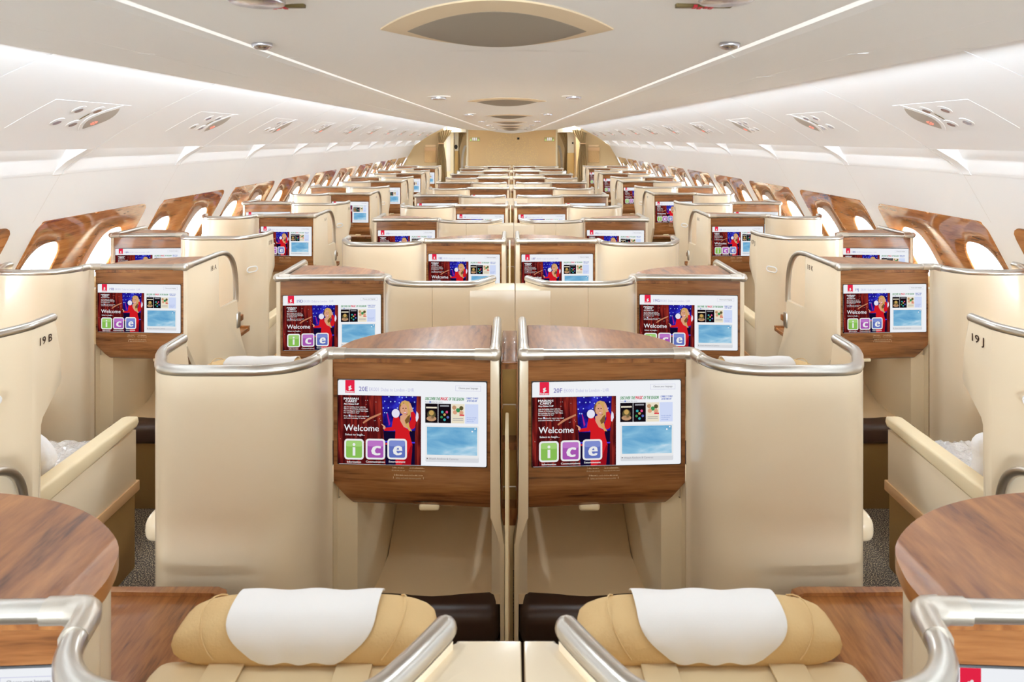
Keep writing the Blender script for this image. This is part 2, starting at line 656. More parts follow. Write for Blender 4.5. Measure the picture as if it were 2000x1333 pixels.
def make_screen_mesh():
    bm = bmesh.new()
    add_box(bm, -SW / 2 - 0.003, SW / 2 + 0.003, 0.0, 0.012, -SH / 2 - 0.003, SH / 2 + 0.003, 0.003, 2, len(GK))
    s = Screen(bm)
    s.rrect(0, 0, 1, 1, 0.012, 'white', 0)
    # header
    s.rect(0.05, 0, 0.113, 0.152, 'red', 1)
    for k, (a, b, ra, rb, r) in enumerate(((0.080, 0.088, 0.010, 0.012, 0.7), (0.084, 0.106, 0.012, 0.008, -0.3), (0.078, 0.112, 0.007, 0.010, 0.9), (0.085, 0.075, 0.005, 0.012, 0.5))):
        s.oval(a, b, ra, rb, 'tile', 2, 12, r)
    s.text('Emirates', 0.055, 0.108, 0.148, 0.024, 'white', 2, 0.0005)
    s.text('EK001', 0.212, 0.277, 0.126, 0.042, 'faint', 1)
    s.text('Dubai to London - LHR', 0.292, 0.515, 0.126, 0.04, 'faint', 1)
    for q in ((0.793, 0.045, 0.963, 0.048), (0.793, 0.105, 0.963, 0.108), (0.793, 0.045, 0.795, 0.108), (0.961, 0.045, 0.963, 0.108)):
        s.rect(*q, 'faint', 1)
    s.text('Choose your language', 0.814, 0.944, 0.084, 0.022, 'grey', 1, 0.0004)
    # the picture
    s.rect(0.0, 0.178, 0.562, 0.996, 'curtain', 1)
    L, R_ = cc(755, 125), cc(1365, 130)
    s.poly([cc(755, 120), cc(1365, 132), cc(1335, 800), cc(1330, 1310), cc(820, 1310), cc(785, 760)], 'stage', 2)
    s.poly([cc(785, 740), cc(1337, 720), cc(1330, 1310), cc(820, 1310)], 'stage_low', 3)
    s.poly([cc(838, 405), cc(852, 405), cc(905, 600), cc(880, 640)], 'beam', 3)
    s.rect(*cc(815, 900), *cc(870, 925), 'bar', 4)
    s.rect(*cc(1250, 915), *cc(1335, 940), 'bar', 4)
    s.rect(*cc(820, 935), *cc(860, 965), 'txtred', 4)
    rr = random.Random(3)
    for x, y in ((880, 132), (1062, 138), (1185, 142), (1292, 140), (806, 212), (912, 220), (985, 218), (1062, 240), (1330, 228), (780, 330), (870, 326),
                 (1030, 330), (1112, 152), (1300, 335), (804, 408), (842, 412)):
        s.oval(*cc(x, y), 0.0045, 0.008, 'spark', 4, 8)
    for _ in range(26):
        s.oval(*cc(rr.uniform(20, 740), rr.uniform(140, 1000)), 0.0018, 0.0032, 'tile', 4, 6)
    s.poly([cc(420, 575), cc(520, 500), cc(740, 410), cc(742, 440), cc(560, 520), cc(430, 600)], 'skin_low', 4)
    # the woman in the red dress
    s.poly([cc(1365, 385), cc(1395, 430), cc(1400, 500), cc(1370, 570), cc(1340, 540)], 'fur', 5)
    s.oval(*cc(1165, 330), 0.043, 0.085, 'hair', 5, 22)
    s.poly([cc(1060, 290), cc(1090, 250), cc(1110, 430), cc(1080, 420)], 'hair', 6)
    s.poly([cc(1075, 470), cc(1150, 430), cc(1230, 450), cc(1230, 690), cc(1130, 660), cc(1080, 560)], 'skin', 5)
    s.poly([cc(960, 480), cc(1050, 470), cc(1090, 570), cc(1140, 655), cc(1225, 700), cc(1250, 720), cc(1238, 760), cc(1260, 850), cc(1290, 960), cc(1285, 1080),
            cc(1265, 1310), cc(1000, 1310), cc(985, 880), cc(995, 740), cc(960, 640)], 'dress', 6)
    s.poly([cc(1270, 960), cc(1290, 990), cc(1265, 1310), cc(1100, 1310), cc(1200, 1150)], 'dress_low', 7)
    s.poly([cc(960, 490), cc(990, 560), cc(975, 720), cc(800, 720), cc(790, 700), cc(830, 665), cc(930, 655), cc(945, 560)], 'dress', 7)
    s.poly([cc(742, 600), cc(770, 610), cc(815, 640), cc(825, 680), cc(800, 705), cc(778, 680), cc(782, 645)], 'skin', 7)
    s.poly([cc(1265, 400), cc(1310, 385), cc(1345, 440), cc(1355, 580), cc(1335, 670), cc(1290, 695), cc(1240, 680), cc(1235, 600), cc(1270, 520)], 'dress', 8)
    s.poly([cc(1228, 250), cc(1255, 240), cc(1290, 330), cc(1310, 385), cc(1270, 400), cc(1235, 340)], 'skin', 9)
    s.oval(*cc(1000, 420), 0.027, 0.052, 'fur', 8, 18)
    s.oval(*cc(1152, 350), 0.029, 0.070, 'skin', 7, 20)
    s.poly([cc(1105, 215), cc(1160, 195), cc(1240, 220), cc(1262, 330), cc(1262, 470), cc(1225, 560), cc(1240, 650), cc(1285, 730), cc(1235, 720), cc(1170, 620),
            cc(1150, 530), cc(1200, 470), cc(1215, 390), cc(1195, 300), cc(1140, 230), cc(1100, 300), cc(1085, 260)], 'hair_light', 8)
    s.poly([cc(1210, 470), cc(1250, 440), cc(1250, 560), cc(1180, 600), cc(1160, 540)], 'hair', 9)
    for x in (1130, 1178):
        s.oval(*cc(x, 332), 0.0055, 0.006, 'eye', 9, 10)
    s.poly([cc(1152, 345), cc(1166, 385), cc(1148, 385)], 'skin_low', 9)
    s.oval(*cc(1163, 412), 0.011, 0.011, 'lip', 9, 12)
    s.oval(*cc(1163, 408), 0.009, 0.005, 'white', 10, 10)
    # left texts
    s.text('MARIAH', 0.041, 0.139, zc(85, 446)[1], 0.026, 'white', 3, 0.0009)
    s.text('CAREY', 0.052, 0.130, zc(95, 466)[1], 0.026, 'white', 3, 0.0009)
    s.text('Merry Christmas To All!', 0.041, 0.139, zc(85, 484)[1], 0.018, 'white', 3, 0.0006, 0.3)
    for i, t in enumerate(SMALL):
        y = (506, 521, 537, 552, 577, 593)[i]
        s.text(t, 0.041, (0.188, 0.203, 0.205, 0.145, 0.21, 0.185)[i], zc(85, y)[1], 0.015, 'tile', 3, 0.0003)
    s.rect(*zc(121, 563), *zc(134, 578), 'pale', 4)
    s.text('Welcome', 0.043, 0.277, zc(85, 688)[1], 0.074, 'white', 3, 0.0006)
    s.text('Select to begin...', 0.050, 0.183, zc(95, 724)[1], 0.022, 'white', 3, 0.0004)
    for X0, c, t, nm in ((88, 'green', 'i', 'Information'), (258, 'purple', 'c', 'Communications'), (430, 'blue', 'e', 'Entertainment')):
        a0, b0 = zc(X0, 748)
        a1, b1 = a0 + 0.132, b0 + 0.246
        s.rrect(a0, b0, a1, b1, 0.022, 'tile', 11)
        s.rrect(a0 + 0.012, b0 + 0.021, a1 - 0.012, b1 - 0.021, 0.012, c, 12)
        s.rrect(a0 + 0.013, b0 + 0.023, a1 - 0.013, b0 + 0.09, 0.011, c + '_hi', 13)
        m = (a0 + a1) / 2
        if t == 'i':
            s.oval(m, b0 + 0.066, 0.0095, 0.0175, 'tile', 14, 16)
            s.rect(m - 0.009, b0 + 0.098, m + 0.009, b0 + 0.198, 'tile', 14)
        else:
            q = 0.165 if t == 'c' else 0.165
            s.text(t, m - 0.026, m + 0.026, b0 + 0.192, q, 'tile', 14, 0.006, 0.12)
        s.text(nm, m - (0.047 if t == 'i' else 0.064 if t == 'c' else 0.055), m + (0.047 if t == 'i' else 0.064 if t == 'c' else 0.055),
               b1 + 0.036, 0.022, 'tile', 14, 0.0005)
    # right column
    b = 0.222
    s.text('DISCOVER THE', 0.590, 0.688, b, 0.036, 'txtgreen', 1, 0.0007, 0.18)
    s.text('MAGIC', 0.692, 0.741, b, 0.038, 'txtred', 1, 0.0010, 0.18)
    s.text('OF THE SEASON', 0.746, 0.848, b, 0.036, 'txtgreen', 1, 0.0007, 0.18)
    s.text('Press    below for more', 0.590, 0.705, 0.25, 0.016, 'grey', 1, 0.0002)
    s.rect(0.618, 0.234, 0.628, 0.252, 'txtblue', 2)
    s.text('CONNECT TO WI-FI', 0.862, 0.942, 0.204, 0.022, 'txtblue', 1, 0.0005, 0.15)
    s.text('AFTER TAKE-OFF', 0.868, 0.936, 0.234, 0.022, 'txtblue', 1, 0.0005, 0.15)
    s.rect(0.857, 0.262, 0.945, 0.492, 'pale', 1)
    for i, t in enumerate(('Scan the code after', 'take-off and open the', 'welcome page')):
        s.text(t, 0.868, 0.935 - 0.01 * i, 0.425 + 0.022 * i, 0.011, 'txtblue', 2)
    # three plain posters
    s.rect(0.590, 0.262, 0.675, 0.490, 'black', 1)
    s.rect(0.596, 0.30, 0.668, 0.318, 'cream', 2)
    s.oval(0.632, 0.392, 0.028, 0.055, 'olive', 2)
    s.oval(0.632, 0.372, 0.016, 0.03, 'gold', 3)
    s.oval(0.632, 0.44, 0.033, 0.03, 'tan', 2)
    s.rect(0.678, 0.262, 0.763, 0.490, 'black', 1)
    s.rect(0.69, 0.278, 0.75, 0.296, 'grey', 2)
    for a, b_, c in ((0.705, 0.36, 'teal'), (0.735, 0.36, 'pink'), (0.72, 0.39, 'gold'), (0.70, 0.42, 'txtgreen'), (0.742, 0.42, 'blue'), (0.72, 0.45, 'teal')):
        s.oval(a, b_, 0.009, 0.016, c, 2, 8)
    s.rect(0.766, 0.262, 0.853, 0.490, 'cream', 1)
    for a, b_, c in ((0.785, 0.305, 'tan'), (0.832, 0.31, 'olive'), (0.79, 0.36, 'skin'), (0.832, 0.365, 'skin'), (0.81, 0.335, 'txtgreen')):
        s.oval(a, b_, 0.014, 0.026, c, 2, 12)
    s.rect(0.82, 0.385, 0.852, 0.40, 'txtred', 3)
    s.rect(0.775, 0.43, 0.845, 0.437, 'grey', 2)
    s.rect(0.775, 0.45, 0.845, 0.457, 'grey', 2)
    # sky card
    s.rrect(0.592, 0.522, 0.949, 0.952, 0.008, 'card', 1)
    s.rrect(0.593, 0.524, 0.948, 0.90, 0.008, 'tile', 2)
    s.rect(0.602, 0.536, 0.938, 0.866, 'sky', 3)
    s.rect(0.92, 0.545, 0.929, 0.561, 'white', 4)
    s.oval(0.905, 0.582, 0.006, 0.010, 'white', 4, 8)
    s.poly([(0.601, 0.902), (0.609, 0.911), (0.601, 0.92)], 'eye', 3)
    s.text('Watch Airshow & Cameras', 0.616, 0.812, 0.924, 0.024, 'grey', 3)
    me = bpy.data.meshes.new('screen')
    bm.to_mesh(me)
    bm.free()
    for m in GM:
        me.materials.append(m)
    return me


SCREEN_ME = make_screen_mesh()


def seat_number(no, parent):
    bm = bmesh.new()
    s = Screen(bm)
    xs = [v[0] for v in TEXTS[no][0]]
    w_ = (max(xs) - min(xs)) * 0.052 * SH / CAP / SW * 0.96
    s.text(no, 0.143, 0.143 + w_, 0.128, 0.052, 'ink', 1, 0.0004)
    me = bpy.data.meshes.new('seat_number')
    bm.to_mesh(me)
    bm.free()
    for m in GM:
        me.materials.append(m)
    o = bpy.data.objects.new('seat_number', me)
    COL.objects.link(o)
    o.parent = parent
    return o


# ------------------------------------------------------------------ the room
Y0, Y1 = -6.0, 16.35          # aft end (behind the camera) and the front bulkhead
SEAM = [3.37 + 1.2 * k for k in range(-3, 12)]
SEAM[-1] = 15.54
BIN = [(1.50, 2.252), (1.638, 2.197), (1.77, 2.141), (1.90, 2.078), (2.034, 2.007), (2.165, 1.931), (2.27, 1.862), (2.288, 1.849), (2.298, 1.8415), (2.318, 1.846)]
PA, PB = Vector((2.645, 1.43)), Vector((2.953, 0.85))       # line of the window panels, top to sill
PD = (PB - PA)
PN = Vector((-PD.y, PD.x)).normalized()                      # outwards

bm = bmesh.new()
add_box(bm, -3.05, 3.05, Y0, 21.0, -0.06, 0.0)
struct(finish('floor', bm, M_CARPET, smooth=0))

# ceiling: arched centre panels, side panels with a rolled lip, closed cove above
bm = bmesh.new()
cuts = [Y0, -1.2, 0.0, 0.77, 1.55, 2.13, 4.53, 6.93, 9.33, 11.73, 14.13, Y1 + 0.1]
for a, b in zip(cuts, cuts[1:]):
    rows = []
    for y in (a + 0.0015, b - 0.0015):
        rows.append([(x, y, 2.100 + 0.022 * (1 - (x / 0.59) ** 2)) for x in [0.54 * i / 12 for i in range(-12, 13)]])
    add_grid(bm, rows)
    for s in (-1, 1):
        prof = [(0.580, 2.135), (0.582, 2.112), (0.594, 2.104), (0.72, 2.107), (0.90, 2.114), (0.903, 2.119), (0.907, 2.115), (1.08, 2.122), (1.22, 2.130), (1.25, 2.136), (1.256, 2.148), (1.24, 2.156), (1.1, 2.156)]
        add_grid(bm, [[(s * x, a + 0.0015, z) for x, z in prof], [(s * x, b - 0.0015, z) for x, z in prof]])
add_grid(bm, [[(x, y, 2.136) for x in (-0.62, 0.62)] for y in (Y0, Y1 + 0.1)])
for s in (-1, 1):
    add_grid(bm, [[(s * x, y, z) for x, z in ((0.60, 2.17), (1.12, 2.17), (1.18, 2.27), (1.56, 2.30), (1.56, 2.2))] for y in (Y0, Y1 + 0.1)])
struct(finish('ceiling', bm, M_CEIL, smooth=30, loc=(-0.028, 0, 0)))

for s, side in ((-1, 'left'), (1, 'right')):
    bm = bmesh.new()
    # strip between the lockers and the window panels, with a joint at each bay
    ys = [Y0] + SEAM
    for a, b in zip(ys, ys[1:]):
        g = 0.0008
        rows = []
        for y in (a + g, b - g):
            rows.append([(s * x, y, z) for x, z in ((2.478, 1.716), (2.49, 1.703), (2.62, 1.474), (2.645, 1.43), (2.652, 1.427))])
        add_grid(bm, rows)
    # backing behind all the joints
    add_grid(bm, [[(s * x, y, z) for x, z in ((1.6, 2.29), (1.93, 2.1), (2.06, 2.035), (2.30, 1.89), (2.43, 1.88), (2.50, 1.71), (2.665, 1.43), (2.69, 1.385))] for y in (Y0, Y1)], 1)
    # pillars between the window panels
    for i, y in enumerate(ys):
        a, b = (y, SEAM[2] + 0.075) if i == 0 else (y - 0.175, y + 0.075)
        if i in (1, 2):
            continue
        rows = []
        for yy in (a, b):
            rows.append([(s * (PA + PD * t).x, yy, (PA + PD * t).y) for t in (0, 0.25, 0.5, 0.75, 1.0)])
        add_grid(bm, rows)
    # below the panels
    rows = []
    for yy in (Y0, Y1):
        rows.append([(s * x, yy, z) for x, z in ((2.953, 0.85), (2.985, 0.6), (2.99, 0.3), (2.99, 0.0))])
    add_grid(bm, rows)
    # locker run aft of the camera
    add_grid(bm, [[(s * x, y, z) for x, z in BIN] for y in (Y0, SEAM[0] - 0.003)])
    add_grid(bm, [[(s * x, y, z) for x, z in ((2.318, 1.846), (2.40, 1.862), (2.49, 1.703))] for y in (Y0, SEAM[0] - 0.003)])
    struct(finish('wall_' + side, bm, [M_WALL, M_SEAM], smooth=30))

bm = bmesh.new()
add_box(bm, -3.1, 3.1, Y0 - 0.08, Y0, 0, 2.4)
struct(finish('wall_back', bm, M_CEIL, smooth=0))


# ------------------------------------------------------------------ window panels
def bay_window(i, s, a, b):
    """walnut panel from Y=A to Y=B with two windows"""
    root = bpy.data.objects.new(f'window_{i}', None)
    COL.objects.link(root)
    struct(root)
    c = Vector((s * (PA + PD * 0.5).x, (a + b) / 2, (PA + PD * 0.5).y))
    root.location = c
    H = PD.length

    def P(y, h, d=0.0):
        q = PA + PD * (0.5 + h / H) + PN * d
        return Vector((s * q.x, (a + b) / 2 + y, q.y)) - c
    L = (b - a)
    R = 0.07
    WA, WB, HC = (-0.335, 0.265, 0.045) if L > 0.95 else (-L * 0.3, L * 0.3, 0.045)

    def edge(cy, ang, y0, y1, corner):
        """distance from the window's centre to the rim of its half panel"""
        dy, dh = math.cos(ang), math.sin(ang)
        lo, hi = 0.02, 1.2
        for _ in range(26):
            m = (lo + hi) / 2
            y, h = cy + dy * m, HC + dh * m
            ok = y0 <= y <= y1 and -H / 2 <= h <= H / 2
            if ok:
                ey = (y - y0) if corner < 0 else (y1 - y)
                for eh in (h + H / 2, H / 2 - h):
                    if ey < R and eh < R and (R - ey) ** 2 + (R - eh) ** 2 > R * R:
                        ok = False
            lo, hi = (m, hi) if ok else (lo, m)
        return lo
    bm = bmesh.new()
    n = 64
    for cy, y0, y1, corner in ((WA, -L / 2, (WA + WB) / 2, -1), (WB, (WA + WB) / 2, L / 2, 1)):
        ring = []
        for k in range(n):
            t = 2 * PI * k / n
            e = 2 / 2.7
            hy = math.copysign(abs(math.cos(t)) ** e, math.cos(t)) * (0.128 if L > 0.95 else L * 0.13)
            hh = math.copysign(abs(math.sin(t)) ** e, math.sin(t)) * 0.205
            ang = math.atan2(hh, hy)
            r = edge(cy, ang, y0, y1, corner)
            ring.append([P(cy + math.cos(ang) * r, HC + math.sin(ang) * r, 0.006),
                         P(cy + math.cos(ang) * r, HC + math.sin(ang) * r, -0.004),
                         P(cy + hy * 1.06, HC + hh * 1.05, -0.004), P(cy + hy * 1.02, HC + hh * 1.02, -0.001), P(cy + hy, HC + hh, 0.006)])
        add_grid(bm, [list(q) for q in zip(*ring)], 0, True)
    finish('window_panel', bm, M_WINW, root, 40)
    for cy in (WA, WB):
        bm = bmesh.new()
        rows = []
        for f, d, o in ((1.0, 0.004, 0.0), (0.97, 0.02, 0.0), (0.88, 0.05, 0.004), (0.80, 0.075, 0.008), (0.77, 0.088, 0.01)):
            row = []
            for k in range(n):
                t = 2 * PI * k / n
                e = 2 / 2.7
                row.append(P(cy + math.copysign(abs(math.cos(t)) ** e, math.cos(t)) * (0.130 if L > 0.95 else L * 0.132) * f,
                             HC + o + math.copysign(abs(math.sin(t)) ** e, math.sin(t)) * 0.207 * f, d))
            rows.append(row)
        add_grid(bm, rows, 0, True)
        finish('window_bezel', bm, M_BEZEL, root, 60)
        bm = bmesh.new()
        add_grid(bm, [[P(cy - 0.115, -0.14, 0.086), P(cy + 0.115, -0.14, 0.086)], [P(cy - 0.115, 0.23, 0.086), P(cy + 0.115, 0.23, 0.086)]])
        add_grid(bm, [[P(cy - 0.115, -0.14, 0.09), P(cy + 0.115, -0.14, 0.09)], [P(cy - 0.115, 0.23, 0.09), P(cy + 0.115, 0.23, 0.09)]])
        finish('window_pane', bm, M_PANE, root, 0)
    return root


def copy_tree(o, parent=None, skip=()):
    c = o.copy()
    COL.objects.link(c)
    if parent is not None:
        c.parent = parent
    for ch in list(o.children):
        if ch.name.split('.')[0] not in skip:
            copy_tree(ch, c, skip)
    return c


wi = 0
for s in (-1, 1):
    first = None
    for a, b in zip(SEAM[2:], SEAM[3:]):
        wi += 1
        p, q = a + 0.055, b - 0.125
        if first is None:
            first = bay_window(wi, s, p, q)
        elif abs((q - p) - 1.02) < 1e-3:
            c = copy_tree(first)
            c.name = f'window_{wi}'
            c.location.y = (p + q) / 2
        else:
            bay_window(wi, s, p, q)


# ------------------------------------------------------------------ overhead lockers with service panels
def on_bin(x, lift=0.0):
    for (x0, z0), (x1, z1) in zip(BIN, BIN[1:]):
        if x0 <= x <= x1:
            z = z0 + (z1 - z0) * (x - x0) / (x1 - x0)
            d = Vector((x1 - x0, z1 - z0)).normalized()
            return Vector((x, z)) + Vector((d.y, -d.x)) * lift
    return Vector((x, 1.85))


SIDE_NAME = {-1: 'seat 19B side', 1: 'seat 19J side'}
ORD = ['first', 'second', 'third', 'fourth', 'fifth', 'sixth', 'seventh', 'eighth', 'ninth', 'tenth', 'eleventh', 'twelfth', 'thirteenth', 'fourteenth', 'fifteenth']


def make_locker(s, length=1.2):
    root = thing('overhead_locker', 'x', 'overhead locker')
    bm = bmesh.new()
    g = 0.003
    sm = [(p.x, p.y) for p in spline([BIN[i] for i in (0, 1, 2, 3, 4, 5, 6)], 3)] + BIN[7:]
    add_grid(bm, [[(s * x, y, z) for x, z in sm] for y in (g, length - g)])
    for y in (g, length - g):
        add_grid(bm, [[(s * x, y, z) for x, z in sm], [(s * (x + 0.01), y, z + 0.02) for x, z in sm]])
    finish('locker_door', bm, M_BIN, root, 30)
    # lower valance: leans back behind the lamp slot, with a rib at its far end
    bm = bmesh.new()
    add_grid(bm, [[(s * x, y, z) for x, z in ((2.312, 1.853), (2.322, 1.868), (2.392, 1.868), (2.412, 1.846), (2.472, 1.728), (2.483, 1.708), (2.492, 1.699))] for y in (g, length - g)])
    rib = [(2.299, 1.8405), (2.33, 1.822), (2.41, 1.775), (2.474, 1.722), (2.484, 1.70), (2.50, 1.70), (2.43, 1.865), (2.322, 1.867)]
    for y0, y1 in ((length - 0.062, length - g), (g, 0.022)):
        add_prism(bm, [(s * x, z) for x, z in rib], 'y', y0, y1)
    finish('valance', bm, M_BIN, root, 30)
    # service panel
    e0, e1 = on_bin(1.93), on_bin(2.14)
    ax = Vector((s * (e1 - e0).x, 0, (e1 - e0).y)).normalized()
    nrm = Vector((-s * abs(ax.z), 0, -abs(ax.x)))

    def P(x, y, lift):
        q = on_bin(x)
        return Vector((s * q.x, y, q.y)) + nrm * lift

    def disc(bm, x, y, rx, ry, lift, lens=False, n=24, depth=0.004, mi=0):
        c = P(x, y, 0)
        pts = []
        for k in range(n):
            t = 2 * PI * k / n
            if lens:
                a_ = math.cos(t)
                pts.append(c + ax * rx * a_ + Vector((0, ry * math.copysign(1 - abs(a_) ** 1.9, math.sin(t)), 0)))
            else:
                pts.append(c + ax * rx * math.cos(t) + Vector((0, ry * math.sin(t), 0)))
        A = [bm.verts.new(p + nrm * (lift - depth)) for p in pts]
        B = [bm.verts.new(p + nrm * lift) for p in pts]
        f = bm.faces.new(B)
        f.material_index = mi
        for k in range(n):
            q = bm.faces.new((A[k], A[(k + 1) % n], B[(k + 1) % n], B[k]))
            q.material_index = mi
    bm = bmesh.new()
    y0, y1 = 0.41, 0.92
    xs = [1.925, 1.98, 2.034, 2.09, 2.145]
    top = [[P(x, y, 0.0008) for x in xs] for y in (y0, y1)]
    add_grid(bm, top)
    for y in (y0, y1):
        add_grid(bm, [[P(x, y, 0.0008) for x in xs], [P(x, y, -0.001) for x in xs]])
    for x in (xs[0], xs[-1]):
        add_grid(bm, [[P(x, y0, 0.0008), P(x, y1, 0.0008)], [P(x, y0, -0.001), P(x, y1, -0.001)]])
    sp = finish('service_panel', bm, M_BIN, root, 30)
    bm = bmesh.new()
    disc(bm, 2.04, 0.86, 0.130, 0.085, 0.0045, True, 32, 0.006)
    disc(bm, 2.042, 0.862, 0.106, 0.064, 0.0058, True, 32, 0.006, 1)
    ln = finish('signal_lens', bm, [M_BIN, M_LENS], sp, 30)
    ln['label'] = 'grey pointed lens'
    bm = bmesh.new()
    rr = random.Random(5)
    for k in range(7):
        t = 2 * PI * k / 7
        disc(bm, 2.080 + 0.012 * math.cos(t), 0.865 + 0.012 * math.sin(t), 0.004, 0.004, 0.0075, False, 6, 0.002)
    finish('no_smoking_sign', bm, M_FLAME, sp, 0)
    for x, y in ((1.985, 0.63), (1.98, 0.75), (2.085, 0.63), (2.095, 0.745)):
        bm = bmesh.new()
        disc(bm, x, y, 0.032, 0.030, 0.0028, False, 20, 0.003)
        disc(bm, x + 0.006, y + 0.004, 0.019, 0.018, 0.0052, False, 16, 0.004, 1)
        finish('reading_light', bm, [M_BIN, M_CHROME], sp, 30)
    bm = bmesh.new()
    disc(bm, 2.035, 0.735, 0.03, 0.0035, 0.0055, False, 8, 0.002)
    finish('red_strip', bm, M_GOLDMARK, sp, 0)
    return root


for s in (-1, 1):
    proto = None
    for k, (a, b) in enumerate(zip(SEAM, SEAM[1:])):
        if proto is None or b - a < 1.19:
            r = make_locker(s, b - a)
            proto = proto or r
        else:
            r = copy_tree(proto)
        r.location = (0, a, 0)
        vis = k - 1
        nm = ('behind the camera' if vis < 0 else ORD[vis] + ' from the camera')
        tag(r, f'white overhead locker with service panel, {nm}, along {SIDE_NAME[s]}', 'overhead locker', 'overhead lockers along ' + SIDE_NAME[s])


# ------------------------------------------------------------------ ceiling fittings
def lens_pts(hx, hy, n=24):
    up = [(-hx + 2 * hx * i / n, hy * (1 - abs(-1 + 2 * i / n) ** 1.9)) for i in range(n + 1)]
    return up + [(x, -y) for x, y in up[::-1][1:-1]]


def ceil_z(x):
    return 2.100 + 0.022 * (1 - (x / 0.59) ** 2)


def make_ceiling_lens():
    root = thing('ceiling_light', 'x', 'ceiling light')
    for nm, hx, hy, d, drop, m in (('rim', 0.232, 0.245, 0.003, 0.010, M_CRIM), ('lens', 0.178, 0.180, 0.008, 0.026, M_CLENS)):
        bm = bmesh.new()
        rows = []
        nx, ny = 28, 12
        for i in range(nx + 1):
            q = -0.9999 + 1.9998 * i / nx
            half = hy * (1 - abs(q) ** 1.9)
            x = hx * q
            row = [(x, -half, ceil_z(x) + 0.012)]
            for k in range(ny + 1):
                t = -1 + 2 * k / ny
                row.append((x, half * t, ceil_z(x) - d - drop * (1 - q * q) * (1 - t * t)))
            row.append((x, half, ceil_z(x) + 0.012))
            rows.append(row)
        add_grid(bm, rows)
        o = finish(nm, bm, m, root, 40)
        o['label'] = 'pale tan pointed rim' if nm == 'rim' else 'grey-brown pointed lens'
    return root


def make_downlight():
    root = thing('ceiling_downlight', 'x', 'ceiling downlight')
    for nm, r, d, m in (('plate', 0.062, 0.003, M_CEIL), ('nozzle', 0.040, 0.014, M_CHROME)):
        bm = bmesh.new()
        add_prism(bm, [(r * math.cos(2 * PI * k / 24), r * math.sin(2 * PI * k / 24)) for k in range(24)], 'z', -d, 0.012, 0.003)
        finish(nm, bm, m, root, 30)
    return root


lens0 = make_ceiling_lens()
dl0 = make_downlight()
for k in range(7):
    r = lens0 if k == 0 else copy_tree(lens0)
    r.location = (-0.03, 1.215 + 2.37 * k, 0)
    tag(r, f'pointed oval grey ceiling light in tan rim, {ORD[k]} from the camera along the centre line', 'ceiling light', 'oval lights along the ceiling')
    for s in (-1, 1):
        d = dl0 if (k == 0 and s < 0) else copy_tree(dl0)
        x = s * 0.348 - 0.03
        d.location = (x, 0.905 + 2.24 * k, ceil_z(x))
        tag(d, f'round chrome ceiling downlight, {ORD[k]} from the camera on the {"20E" if s < 0 else "20F"} side', 'ceiling downlight',
            'round downlights along the ceiling')
for s in (-1, 1):
    bm = bmesh.new()
    add_box(bm, -0.045, 0.045, -0.006, 0.006, -0.003, 0.004, 0.001, 1, 0)
    for q in range(4):
        add_box(bm, -0.018 + q * 0.009, -0.012 + q * 0.009, -0.009 + 0.004 * (q % 2), 0.005 + 0.004 * (q % 2), -0.004, 0.0, 0, 1, 1)
    o = finish('ceiling_marker', bm, [M_GOLDMARK, M_REDMARK], None, 0, (s * 0.344 - 0.035, 0.985, ceil_z(0.344) - 0.001))
    tag(o, f'thin red and olive marker strip on the ceiling above screen {"20E" if s < 0 else "20F"}', 'ceiling marker', 'ceiling marker strips')
    bm = bmesh.new()
    add_super(bm, (0, 0, 0), (0.022, 0.022, 0.012), 0.9, 1, 16, 8)
    o = finish('smoke_detector', bm, M_CHROME, None, 40, (s * 0.507 - 0.035, 1.325, ceil_z(0.507) - 0.003))
    tag(o, f'small shiny dome on the ceiling beside the slot above screen {"20E" if s < 0 else "20F"}', 'detector', 'small ceiling domes')


# ------------------------------------------------------------------ front bulkhead, doors, curtains
bm = bmesh.new()
add_box(bm, -1.17, 1.17, Y1, Y1 + 0.06, 0, 2.15)
for s in (-1, 1):
    add_box(bm, s * 1.17, s * 1.215, Y1 - 0.012, Y1 + 0.07, 0, 2.16, 0, 1, 1)
rr = random.Random(11)
for _ in range(1500):                                        # gilded leaf pattern of the tree
    t = rr.uniform(0, 2 * PI)
    r = math.sqrt(rr.random())
    x = 0.70 * r * math.cos(t)
    z = 1.50 + 0.56 * r * math.sin(t)
    q = 0.0085
    f = bm.faces.new([bm.verts.new(p) for p in ((x - q, Y1 - 0.002, z), (x, Y1 - 0.002, z - q * .7), (x + q, Y1 - 0.002, z), (x, Y1 - 0.002, z + q * .7))])
    f.material_index = 2
struct(finish('wall_front', bm, [M_BULK, M_DOORW, mat('gilt_leaf', rgb(250, 222, 160), 0.35, 0.2)], smooth=0))
bm = bmesh.new()
pts = [(-1.1 + 2.2 * i / 24, 2.13) for i in range(25)]
low = [(x, 2.125 - 0.10 * max(0.0, 1 - abs(x / 0.75) ** 1.5)) for x, z in pts][::-1]
add_prism(bm, pts + low, 'y', Y1 - 0.5, Y1 - 0.03)
struct(finish('trim_1', bm, M_CEIL, smooth=30))

